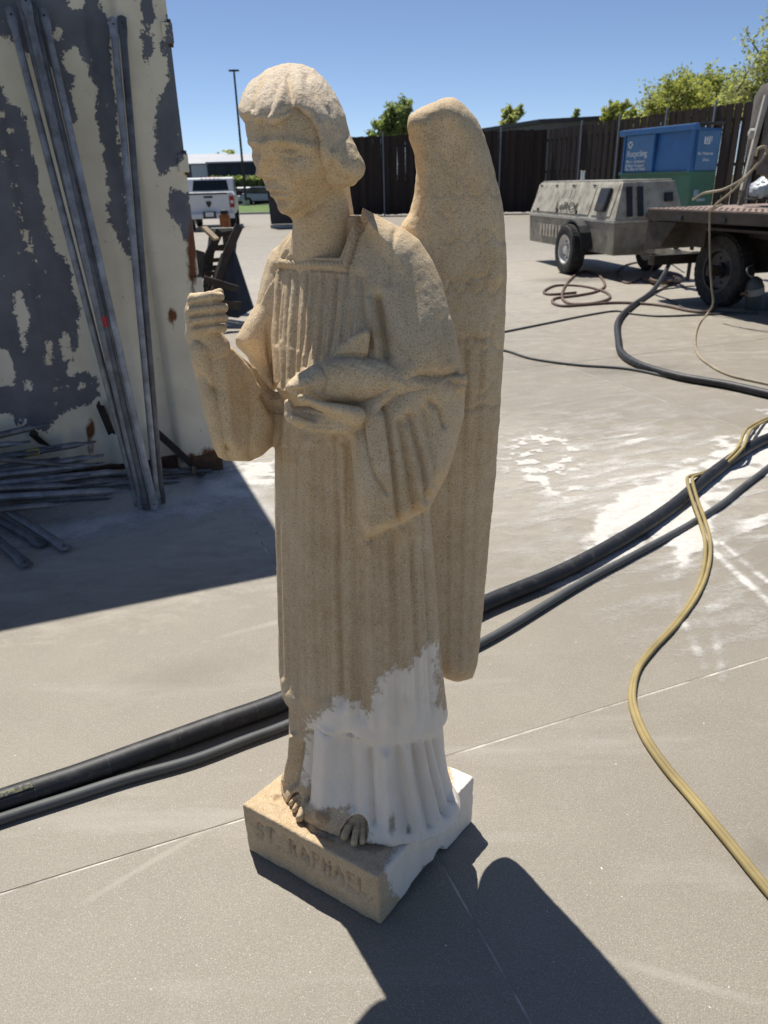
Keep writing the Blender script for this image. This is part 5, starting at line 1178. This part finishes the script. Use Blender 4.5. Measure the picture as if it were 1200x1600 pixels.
for s_ in (-1, 1):
    wheel(cp, (.67, s_ * .80, .42), (0, s_, 0), .42, .26, HUBW)
    fd = MB(); n = 10
    for k in range(n):
        a0, a1 = math.pi * k / n, math.pi * (k + 1) / n
        pts = [(.67 + .47 * math.cos(a0), .44 + .45 * math.sin(a0)), (.67 + .47 * math.cos(a1), .44 + .45 * math.sin(a1)), (.67 + .50 * math.cos(a1), .44 + .48 * math.sin(a1)), (.67 + .50 * math.cos(a0), .44 + .48 * math.sin(a0))]
        fd.prism(pts, 'y', s_ * .61 if s_ > 0 else -.80, .80 if s_ > 0 else -.61)
    fd.build('fender', BLACKP, cp)
MB().box((.67, 0, .36), (.1, 1.5, .1)).build('axle', DKST, cp); MB().box((2.6, 0, .5), (1.6, .12, .12)).build('tow_bar', TAUPE_D, cp, bevel=.01); MB().lathe((3.1, .12, .1), (0, 0, 1), [(.03, 0), (.03, .7)], 8).build('jack_stand', DKST, cp)
MB().box((-Lh - .03, 0, .62), (.06, 1.0, .3)).build('rear_guard', DKST, cp, bevel=.01)

# recycling dumpster
DB = worn('dumpster_blue', (.030, .135, .36), .45, 0, .12, 2, (.05, .10, .2), .4, .08); DBP = worn('dumpster_panel', (.06, .17, .34), .5, 0, .1, 2, bump=.08); DG = worn('dumpster_green', (.035, .135, .085), .55, 0, .18, 2, (.06, .09, .06), .5, .1); PRINT = worn('white_print', (.75, .76, .76), .6, bump=0); FADE = worn('faded_print', (.26, .36, .42), .6, bump=0)
A_, B_ = np.array([6.80, 22.5]), np.array([7.80, 20.0]); dd = B_ - A_; LD = float(np.linalg.norm(dd)); dm = empty('recycling_dumpster', (*A_, 0), math.atan2(dd[1], dd[0])); tag(dm, 'blue and green recycling dumpster standing before the fence', 'dumpster')
MB().prism([(.08, .18), (.74, .18), (.8, 1.68), (0, 1.68)], 'x', 0, LD).build('lower_body', DG, dm, bevel=.02)
ub = MB().prism([(0, 1.681), (.8, 1.681), (.8, 2.62), (.05, 2.66)], 'x', 0.01, LD - .01).build('upper_body', DB, dm, bevel=.02)
MB().box((LD / 2, -.03, 2.66), (LD + .12, .14, .14)).build('top_lip', DB, dm, bevel=.02)
MB().box((LD / 2, .42, 2.735), (LD + .1, .86, .05), rx=.03).build('lid', BLACKP, dm, bevel=.02)
MB().box((.72, -.02, 2.15), (1.06, .04, .86)).build('sign_panel', DBP, dm, bevel=.006)
for x in (.14, 1.30, LD - .05): MB().box((x, -.03, 2.14), (.06, .08, .94)).build('stiffener', DB, dm, bevel=.01)
MB().box((LD + .012, .40, 2.14), (.03, .66, .86)).build('end_panel', DBP, dm, bevel=.006)
MB().box((LD / 2, -.02, 1.66), (LD, .08, .07)).build('ledge', DG, dm, bevel=.01)
rt = (math.pi / 2, 0, 0)
text(dm, 'Recycling', (.26, -.045, 2.08), .215, PRINT, rt); text(dm, 'Plastic, Cardboard\n& Metal Accepted', (.26, -.045, 1.93), .10, PRINT, rt); text(dm, 'No Glass or Trash', (.26, -.045, 1.745), .105, PRINT, rt)
re_ = (math.pi / 2, 0, math.pi / 2)
text(dm, 'No Mattress', (LD + .03, .10, 2.04), .095, PRINT, re_); text(dm, 'Glass', (LD + .03, .28, 1.90), .095, PRINT, re_)
ic = MB()
for (y, z, w_, h_) in [(.0, .0, .03, .16), (.07, .02, .03, .12), (.14, .0, .03, .18), (.2, .03, .02, .12), (.09, -.07, .16, .02)]: ic.box((LD + .03, .28 + y, 2.36 + z), (.006, w_, h_))
ic.build('icon', PRINT, dm)
MB().box((LD + .012, .22, 1.18), (.03, .15, .15)).build('icon', FADE, dm); MB().box((LD + .012, .40, 1.02), (.03, .26, .06)).build('faded_line', FADE, dm); text(dm, 'GLASS', (LD + .02, .16, .62), .16, FADE, re_)
rs = MB()
for k in range(3):                                       # three chasing arrows
    an = math.radians(90 + 120 * k); c, s_ = math.cos(an), math.sin(an)
    def q(x, z): return (.38 + (x * c - z * s_), 2.37 + (x * s_ + z * c))
    for poly in ([q(.045, -.075), q(.075, -.075), q(.075, .02), q(.045, .02)], [q(.03, .02), (q(.09, .02)), q(.06, .075)]):
        rs.prism(poly, 'y', -.052, -.044)
rs.build('recycling_symbol', PRINT, dm)

# flatbed with the blasting pot
fb = gnd(1012, 325, 1.2); fdirv = np.array([.28, -.96]); fr = empty('flatbed_trailer', (fb[0], fb[1], 0), math.atan2(fdirv[1], fdirv[0])); tag(fr, 'rusty dark flatbed trailer with big tyres at the right edge', 'trailer')
BED = worn('flatbed_brown', (.040, .033, .028), .75, .2, .35, 5, (.085, .055, .038), .5, .3); DECK = worn('deck_plate', (.27, .20, .165), .8, 0, .25, 3, (.14, .09, .07), .6, .3); LF = 7.0
dk = MB().box((LF / 2, 1.2, 1.19), (LF, 2.4, .02)).build('deck', DECK, fr)
cl = MB()
for i in range(0, 120):
    for j in range(6): cl.box((.05 + i * .05, .06 + j * .09 + (i % 2) * .045, 1.2025), (.03, .012, .006), rz=.7 if (i + j) % 2 else -.7)
cl.build('tread_pattern', DECK, dk)
MB().box((LF / 2, .035, 1.115), (LF, .07, .13)).build('side_rail', BED, fr, bevel=.008); MB().box((LF / 2, 2.365, 1.115), (LF, .07, .13)).build('side_rail', BED, fr, bevel=.008)
for k in range(8): MB().box((.7 + k * .8, -.008, 1.10), (.12, .02, .05)).build('stake_pocket', BLACKP, fr)
MB().add([(0, .02, .66), (.35, .02, .72), (.62, .02, 1.04), (0, .02, 1.04), (0, 2.38, .66), (.35, 2.38, .72), (.62, 2.38, 1.04), (0, 2.38, 1.04)], [(0, 1, 2, 3), (7, 6, 5, 4), (0, 4, 5, 1), (1, 5, 6, 2), (2, 6, 7, 3), (3, 7, 4, 0)]).build('rear_apron', BED, fr, bevel=.01)
for y in (.75, 1.65): MB().box((LF / 2, y, .95), (LF, .1, .2)).build('chassis_rail', BED, fr)
MB().box((LF / 2 + .5, 1.2, .98), (LF - 1.2, 2.2, .03)).build('under_floor', BED, fr)
wc = np.array(gnd(1112, 478)[:2]) - fb[:2]; wx = float(wc @ fdirv); wy = float(wc @ np.array([.96, .28]))
for x in (wx,):
    for y, ax in ((max(wy + .1, .3), (0, -1, 0)), (2.05, (0, 1, 0))): wheel(fr, (x, y, .45), ax, .45, .24, BLACKP)
    MB().box((x, 1.2, .45), (.12, 1.7, .12)).build('axle', BED, fr)
MB().box((wx - .55, .32, .88), (.9, .05, .3)).build('mud_guard', BED, fr); MB().box((wx + 1.78, .3, .72), (.03, .45, .55)).build('mud_flap', BLACKP, fr)
MB().box((wx - .9, 1.2, .52), (.14, 2.2, .12)).build('rear_bumper_bar', BED, fr)

MB().box((wx + 1.5, 1.15, .72), (1.6, .9, .5)).build('underdeck_shade_fill', BLACKP, fr, bevel=.02)  # dark box added to blacken the shade beneath the deck
MB().box((wx + .35, 1.2, .7), (2.2, .6, .5)).build('underdeck_shade_core', BED, fr, bevel=.02)  # second box added to deepen the dark under the deck
TANKM = worn('tank_grey', (.15, .135, .115), .7, .2, .3, 5, (.08, .06, .045), .6, .25); SIGN = worn('warning_yellow', (.30, .26, .12), .7, 0, .2, 8)
tp_ = gnd(1206, 321, 1.2); pot = empty('blast_pot', (tp_[0], tp_[1], 1.2), math.radians(-20)); tag(pot, 'grey blasting pot with warning sign standing on the flatbed deck', 'blast pot')
MB().lathe((0, 0, .28), (0, 0, 1), [(.06, 0), (.34, .22), (.42, .34), (.42, 1.02), (.36, 1.14), (.12, 1.2), (.12, 1.26)], 28).build('vessel', TANKM, pot, smooth=True)
for k in range(3): MB().tube([(.36 * math.cos(k * 2.09 + .5), .36 * math.sin(k * 2.09 + .5), .6), (.44 * math.cos(k * 2.09 + .5), .44 * math.sin(k * 2.09 + .5), 0)], .03, 8).build('leg', TANKM, pot)
MB().add([(-.44, -.47, .2), (-.40, -.47, .2), (-.28, -.47, 1.28), (-.34, -.47, 1.28), (-.44, -.2, .2), (-.40, -.2, .2), (-.28, -.2, 1.28), (-.34, -.2, 1.28)], [(0, 1, 2, 3), (7, 6, 5, 4), (0, 4, 5, 1), (1, 5, 6, 2), (2, 6, 7, 3), (3, 7, 4, 0)]).build('frame_plate', PALE, pot, bevel=.008)
MB().box((.06, -.455, .78), (.72, .02, .80)).build('front_plate', TANKM, pot, bevel=.01)
sg = MB().box((.0, -.472, .86), (.34, .012, .2)).build('warning_sign', SIGN, pot); MB().prism([(-.08, .79), (.06, .79), (-.01, .92)], 'y', -.484, -.478).build('triangle', BED, sg)
MB().lathe((-.40, -.50, .85), (-1, 0, 0), [(.06, 0), (.06, .05), (.02, .07)], 12).build('valve_knob', PALE, pot, smooth=True)
# plastic sack of grit
bgp = gnd(1200, 321, 1.2); bm = bmesh.new(); bmesh.ops.create_icosphere(bm, subdivisions=5, radius=1.0); V = np.array([v.co for v in bm.verts])
dsp = 1 + .10 * fbm(V * 2.1, 3, 5) + .05 * np.abs(vnoise(V * 5, 7)) ; W_ = V * dsp[:, None] * np.array([.30, .26, .20]); W_[:, 2] = np.where(W_[:, 2] < -.12, -.12, W_[:, 2]); W_[:, 2] += .12 + .06 * np.exp(-((V[:, 0] - .1) / .3) ** 2) * (V[:, 2] > 0)
for v, p in zip(bm.verts, W_): v.co = p
me = bpy.data.meshes.new('plastic'); bm.to_mesh(me); bm.free()
t = NT('clear_plastic_film', .18); t.col(t.mix(t.ramp(t.noise(9, 5), [(.35, 0), (.7, 1)]), (.42, .45, .46), (.80, .82, .82))); t.bump(t.noise(16, 5, .7), .8, .02); FILM = t.out()
sk = link('grit_sack', me, FILM, None, True); sk.location = tuple(gnd(1200, 306, 1.26)); sk.location.z = 1.235; tag(sk, 'crumpled translucent plastic sack lying on the flatbed deck', 'sack')
pal = MB()
for k in range(4): pal.box((sk.location.x - .27 + k * .18, sk.location.y, 1.22), (.13, .6, .022))
tag(pal.build('pallet_boards', BED), 'dark boards under the plastic sack on the deck', 'boards')
wh = [aty(1083, 312, 9.4), aty(1100, 302, 9.2), aty(1130, 296, 9.0), aty(1160, 280, 8.9), aty(1185, 255, 8.8), aty(1198, 236, 8.75), aty(1194, 229, 8.75), aty(1184, 233, 8.75), aty(1181, 243, 8.8)]
hose(wh, .014, TAN, 'pale hose looped up to a hook above the flatbed deck')
hose([aty(1197, 240, 8.7), aty(1170, 272, 8.75), aty(1145, 298, 8.85), aty(1120, 318, 9.0), aty(1111, 330, 9.1)], .012, TAN, 'pale hose slanting across the deck towards its left edge')
pv = gnd(1180, 484); cn = empty('gas_canister', (pv[0], pv[1], 0), .3); tag(cn, 'grey canister with bent handle leaning under the flatbed', 'canister')
CANM = worn('canister_grey', (.10, .115, .115), .6, .3, .2, 10)
MB().lathe((0, 0, 0), (-.25, 0, 1), [(.10, 0), (.11, .03), (.11, .30), (.085, .38), (.04, .42)], 20).build('body', CANM, cn, smooth=True)
MB().tube(catmull([(-.12, 0, .40), (-.20, 0, .44), (-.24, 0, .52), (-.16, 0, .56)], 5), .012, 8).build('handle', CHROME, cn, smooth='all'); MB().lathe((-.05, 0, .2), (-.25, 0, 1), [(.113, 0), (.113, .08)], 20).build('label_band', PALE, cn, smooth=True)

# steel forms leaning beside the container
rk = empty('steel_form', tuple(gnd(345, 500))); tag(rk, 'dark slotted steel form leaning beyond the container corner', 'steel form', 'steel forms by the container'); rp = rk.location.copy()
def rel(p): return tuple(np.array(p) - np.array(rp))
def bar(name, a, b, w, t_, mat, parent):
    a, b = Vector(rel(a)), Vector(rel(b)); d = b - a; c = (a + b) / 2; q = d.to_track_quat('X', 'Z'); m = MB().box((0, 0, 0), (d.length, t_, w)); 
    o = m.build(name, mat, parent, bevel=.004); o.location = c; o.rotation_mode = 'QUATERNION'; o.rotation_quaternion = q; return o
R1 = (aty(374, 352, 9.75), aty(326, 462, 9.6)); R2 = (aty(343, 360, 9.85), aty(300, 458, 9.7)); 
for a, b in (R1, R2): bar('rail', a, b, .10, .05, DKST, rk)
for f_ in (.08, .28, .48, .68, .88): bar('rung', R1[0] + (R1[1] - R1[0]) * f_, R2[0] + (R2[1] - R2[0]) * f_, .05, .03, DKST, rk)
rk2 = empty('steel_form', tuple(rp)); tag(rk2, 'second steel form standing behind the slotted one with a pale top edge', 'steel form', 'steel forms by the container')
R3 = (aty(366, 362, 10.1), aty(352, 486, 10.0)); R4 = (aty(333, 362, 10.15), aty(318, 486, 10.05))
for a, b in (R3, R4): bar('rail', a, b, .09, .05, DKST, rk2)
for f_ in (.2, .45, .7, .92): bar('rung', R3[0] + (R3[1] - R3[0]) * f_, R4[0] + (R4[1] - R4[0]) * f_, .07, .03, DKST, rk2)
bar('top_plate', aty(330, 361, 10.1), aty(366, 360, 10.08), .07, .09, PALE, rk2)
for k, (a_, b_, w_, lb) in enumerate([((312, 392, 9.5), (300, 500, 9.3), .12, 'broad dark steel beam standing against the container edge'), ((352, 398, 9.7), (322, 500, 9.4), .10, 'dark steel beam slanting below the slotted form'), ((372, 420, 9.9), (350, 500, 9.6), .08, 'short dark steel beam beside the triangular plate'), ((318, 436, 9.2), (372, 452, 9.3), .08, 'dark steel beam lying across the leaning forms'), ((316, 470, 9.1), (376, 478, 9.2), .10, 'lower dark steel beam lying across the leaning forms')]):
    e_ = empty('steel_beam', tuple(rp)); tag(e_, lb, 'beam', 'steel beams by the container'); bar('beam', aty(*a_), aty(*b_), w_, .05, DKST, e_)
PLANK = worn('bare_wood', (.42, .33, .22), .85, 0, .25, 8)
bd = empty('loose_board', tuple(rp)); tag(bd, 'pale wooden board tilted on top of the slotted steel form', 'board'); bar('plank', aty(318, 355, 9.6), aty(338, 374, 9.55), .03, .12, PLANK, bd)
rb = gnd(358, 490); rr = empty('rusty_block', (rb[0] , rb[1] + .4, 0)); tag(rr, 'orange rusty steel block on a stand behind the steel forms', 'block')
zt = aty(358, 334, rb[1] + .4)[2]; RUSTO = worn('orange_rust', (.30, .11, .045), .9, 0, .35, 12, (.12, .05, .03), .5, .4)
MB().box((0, 0, zt - .11), (.13, .13, .22)).build('block', RUSTO, rr, bevel=.02); MB().lathe((0, 0, zt - .005), (0, 0, 1), [(.06, 0), (.05, .05), (.02, .06)], 12).build('cap', DKST, rr); MB().box((0, 0, (zt - .22) / 2), (.1, .1, zt - .22)).build('stand', DKST, rr)
wg = empty('steel_wedge', tuple(rp)); tag(wg, 'dark blue grey triangular steel plate standing beside the steel forms', 'steel plate')
WGM = worn('blue_grey_steel', (.035, .042, .055), .55, .3, .2, 6)
tri = [aty(364, 384, 9.75), aty(396, 482, 9.6), aty(372, 497, 9.5), aty(330, 492, 9.5)]; off = np.array([0, .06, 0])
m = MB().add([rel(p) for p in tri] + [rel(p + off) for p in tri], [(0, 1, 2, 3), (7, 6, 5, 4), (0, 4, 5, 1), (1, 5, 6, 2), (2, 6, 7, 3), (3, 7, 4, 0)]).build('plate', WGM, wg)

hn = np.array([-.96, -.28, 0]); he = np.array([fb[0], fb[1], 0]) + hn * .03
hang = [on_plane(x, y, he, hn) for x, y in ((1128, 320), (1112, 327), (1109, 340), (1109, 380), (1110, 420), (1112, 450), (1114, 474))]
last = hang[-1]; last[2] = max(last[2], .012)
hose(hang + [gnd(1104, 492, .012), gnd(1092, 506, .012), gnd(1086, 528, .012), gnd(1090, 552, .012), gnd(1106, 568, .012), gnd(1140, 586, .012), gnd(1200, 600, .012), gnd(1290, 620, .012), gnd(1380, 640, .012)], .012, TAN, 'pale tan hose hanging from the flatbed deck and curling across the slabs')
